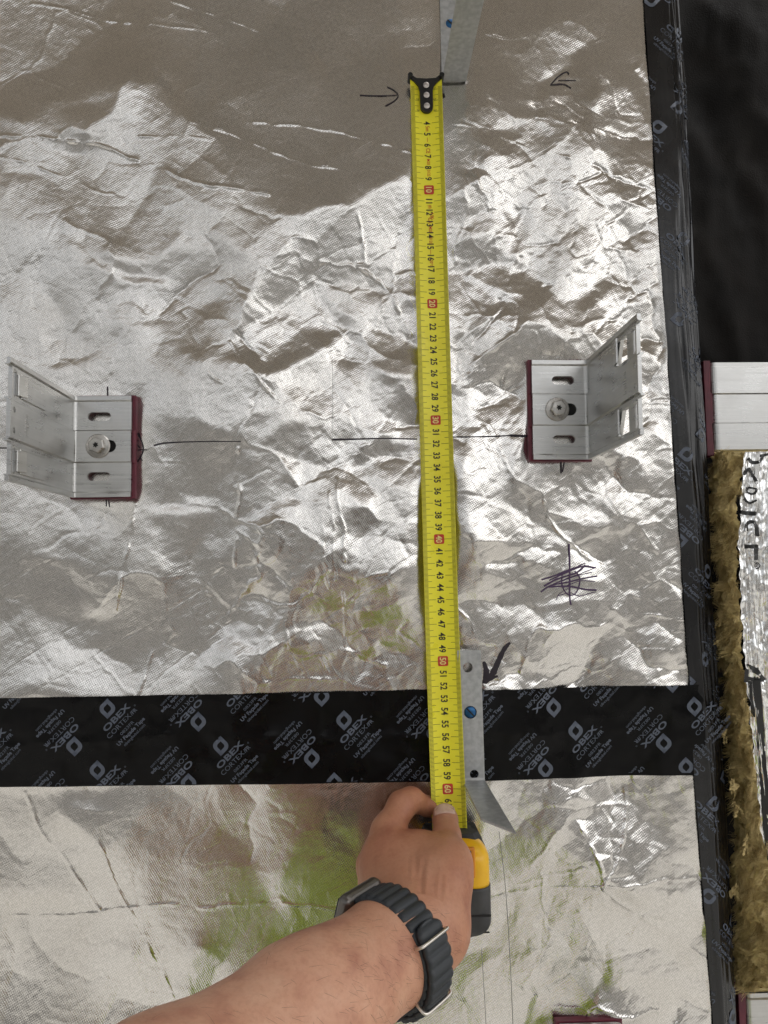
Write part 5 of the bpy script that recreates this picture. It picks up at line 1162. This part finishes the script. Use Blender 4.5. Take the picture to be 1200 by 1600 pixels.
C((CX_, CY_-0.01, -0.94), (CX_, CY_-0.01, -1.0), 0.138, 0.140, 0.03)
for sg in (-1, 1): C((CX_+sg*0.085, CY_-0.01, -0.98), (CX_+sg*0.09, CY_, -1.36), 0.098, 0.076, 0.03); C((CX_+sg*0.09, CY_, -1.36), (CX_+sg*0.095, CY_-0.03, -1.64), 0.074, 0.064, 0.02)
v_, f_ = VF.mesh('t'); link('trousers', mesh_np('trousers', v_, f_), M['trousers'], person, smooth=True)
for sg in (-1, 1):
    VF = Field(axis_grid([(CX_+sg*0.097-0.08, CX_+sg*0.097+0.08, 0.008)]), axis_grid([(-0.90,-0.50,0.008)]), axis_grid([(-1.76,-1.56,0.008)])); C = VF.cone
    C((CX_+sg*0.095, CY_-0.035, -1.62), (CX_+sg*0.095, CY_-0.04, -1.70), 0.058, 0.054, 0.02); C((CX_+sg*0.095, CY_-0.04, -1.705), (CX_+sg*0.10, CY_+0.14, -1.71), 0.050, 0.044, 0.02)
    v_, f_ = VF.mesh('b'); v_[:,2] = np.maximum(v_[:,2], -1.748); link('boot', mesh_np('boot', v_, f_), M['boot'], person, smooth=True)
VF = Field(axis_grid([(CX_-0.13,CX_+0.13,0.008)]), axis_grid([(-0.92,-0.64,0.008)]), axis_grid([(-0.28,0.02,0.008)])); C = VF.cone
C((CX_, CY_-0.062, -0.118), (CX_, CY_-0.065, -0.17), 0.091, 0.078, 0.02)
v_, f_ = VF.mesh('h'); link('hair', mesh_np('hair', v_, f_), M['hair'], person, smooth=True)
M['eye'] = mat('eye', (0.6,0.58,0.55), 0.2); M['lip'] = mat('lips', (0.36,0.13,0.10), 0.5)
for sg in (-1, 1):
    bm = bmesh.new(); bmesh.ops.create_uvsphere(bm, u_segments=12, v_segments=8, radius=0.012); 
    for v in bm.verts: v.co += Vector((CX_+sg*0.031, CY_+0.030, -0.150))
    link('eye', mesh_bm('eye', bm), M['eye'], person, smooth=True)
bm = bmesh.new(); tube(bm, [(CX_-0.024, CY_+0.030, -0.232), (CX_, CY_+0.036, -0.231), (CX_+0.024, CY_+0.030, -0.232)], [0.003,0.005,0.003], 8); link('mouth', mesh_bm('mouth', bm), M['lip'], person, smooth=True)
# the phone in the other hand
M['phone'] = mat('dark_phone_glass', (0.02,0.02,0.022), 0.15)
tag(link('phone', mesh_bm('phone', bevel_box((0.074, 0.008, 0.155), (0.026, -0.655, -0.062), 0.0035, 3)), M['phone']), 'dark phone held up behind the viewpoint, only mirrored in the foil', 'phone')
# dark arm hair
bm = bmesh.new(); hr = random.Random(8); sel = np.where((V[:,1] < -0.13) & (V[:,1] > -0.36))[0]; nrm = np.zeros((len(V), 3))
me.calc_loop_triangles(); nn = np.zeros(len(V)*3, np.float32); me.vertices.foreach_get('normal', nn); nn = nn.reshape(-1, 3)
M['arm_hair'] = mat('arm_hair', (0.05,0.028,0.016), 0.6)
for i in hr.choices(list(sel), k=1000):
    p0 = Vector(V[i]); n = Vector(nn[i]); g = Vector(-T_ARM)*0.6 - Vector(E_1)*0.7 + Vector((hr.gauss(0,.35), hr.gauss(0,.35), hr.gauss(0,.35))); g -= n*g.dot(n); g.normalize(); ln = hr.uniform(0.004, 0.010)
    p1 = p0 + n*0.0007 + g*ln*0.5; p2 = p0 + n*0.0006 + g*ln; s = n.cross(g)*0.00005
    a = [bm.verts.new(q) for q in (p0-s, p0+s, p1+s, p1-s, p2)]; bm.faces.new((a[0],a[1],a[2],a[3])); bm.faces.new((a[3],a[2],a[4]))
tag(link('arm_hair', mesh_bm('arm_hair', bm), M['arm_hair'], person), kind='stuff')

# ------------------------------------------------------------------ wrist watch
M['strap'] = mat('slate_rubber_strap', (0.020,0.024,0.029), 0.5, noise=(80,(0.028,0.033,0.039),0.4,0.7))
M['buckle'] = mat('titanium_loop', (0.68,0.64,0.58), 0.28, 1.0)
M['watch_case'] = mat('grey_titanium_case', (0.16,0.15,0.14), 0.4, 1.0); M['watch_glass'] = mat('watch_glass', (0.01,0.01,0.012), 0.08)
WAT = WR_C + T_ARM*0.011
watch = empty('wrist_watch', WAT); tag(watch, 'wrist watch with dark ribbed rubber strap and steel loops on the wrist', 'watch')
def ringp(phi, w_, r):
    """phi from the camera side towards the watch face (upper side), w_ along the arm"""
    c, s = math.cos(phi), math.sin(phi); a, b = 0.0322 + r, 0.0285 + r
    return WAT + T_ARM*w_ + E_1*(a*s) + N_C*(b*c)
def band(name, p0, p1, base, halfw, n=220, ribs=True, taper=0.0):
    rows = []; K = 9
    for i in range(n+1):
        t = i/n; ph = p0 + (p1-p0)*t; arc = ph*0.034
        hw = halfw*(1-taper*(1-math.sqrt(max(0, 1-max(0, (t-0.94)/0.06)**2))))
        rib = 0.0019*abs(math.sin(math.pi*arc/0.0068))**0.6 if ribs else 0
        ring = [ringp(ph, -hw + 2*hw*k/K, base + 0.0026 + rib - (0.0007 if k in (0, K) else 0)) for k in range(K+1)] + [ringp(ph, hw - 2*hw*k/K, base) for k in range(K+1)]
        rows.append(ring)
    bm = bmesh.new(); vv = [[bm.verts.new(p) for p in r_] for r_ in rows]; m = len(vv[0])
    for a, b in zip(vv[:-1], vv[1:]):
        for i in range(m): bm.faces.new((a[i], a[(i+1)%m], b[(i+1)%m], b[i]))
    bm.faces.new(vv[0]); bm.faces.new(vv[-1][::-1]); bmesh.ops.recalc_face_normals(bm, faces=bm.faces[:]); return link(name, mesh_bm(name, bm), M['strap'], watch, smooth=True)
stp = band('strap', R(96), R(-225), 0.0004, 0.0118)
tong = band('strap_tongue', R(-150), R(2), 0.0044, 0.0112, 120, True, 0.75)
def loop(name, phi, halfw, h):
    pts = []
    for k in range(33):
        a = 2*math.pi*k/32; c, s = math.cos(a), math.sin(a); ex = 0.35
        u = halfw*math.copysign(abs(c)**ex, c); v = h*math.copysign(abs(s)**ex, s); pts.append(Vector(ringp(phi, u, 0.0052 + v)))
    bm = bmesh.new(); tube(bm, pts, 0.0011, 10, False); return link(name, mesh_bm(name, bm), M['buckle'], watch, smooth=True)
loop('buckle_loop', R(-13), 0.0140, 0.0042); loop('buckle_loop', R(-74), 0.0140, 0.0046)
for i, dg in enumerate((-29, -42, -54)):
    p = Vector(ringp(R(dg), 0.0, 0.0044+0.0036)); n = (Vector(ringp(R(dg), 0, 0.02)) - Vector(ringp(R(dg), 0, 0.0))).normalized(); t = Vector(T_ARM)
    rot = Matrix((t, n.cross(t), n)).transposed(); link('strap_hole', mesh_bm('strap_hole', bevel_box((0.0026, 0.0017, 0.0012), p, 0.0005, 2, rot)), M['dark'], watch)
pc = Vector(ringp(R(120), 0, 0.0030)); n = Vector(E_1*math.sin(R(120)) + N_C*math.cos(R(120))).normalized(); t = Vector(T_ARM); rot = Matrix((t, n.cross(t), n)).transposed()
cs = link('watch_case', mesh_bm('watch_case', bevel_box((0.037, 0.040, 0.0105), pc, 0.0048, 4, rot)), M['watch_case'], watch, smooth=False)
link('watch_glass', mesh_bm('watch_glass', bevel_box((0.032, 0.030, 0.0012), pc + n*0.0052, 0.0005, 2, rot)), M['watch_glass'], cs)
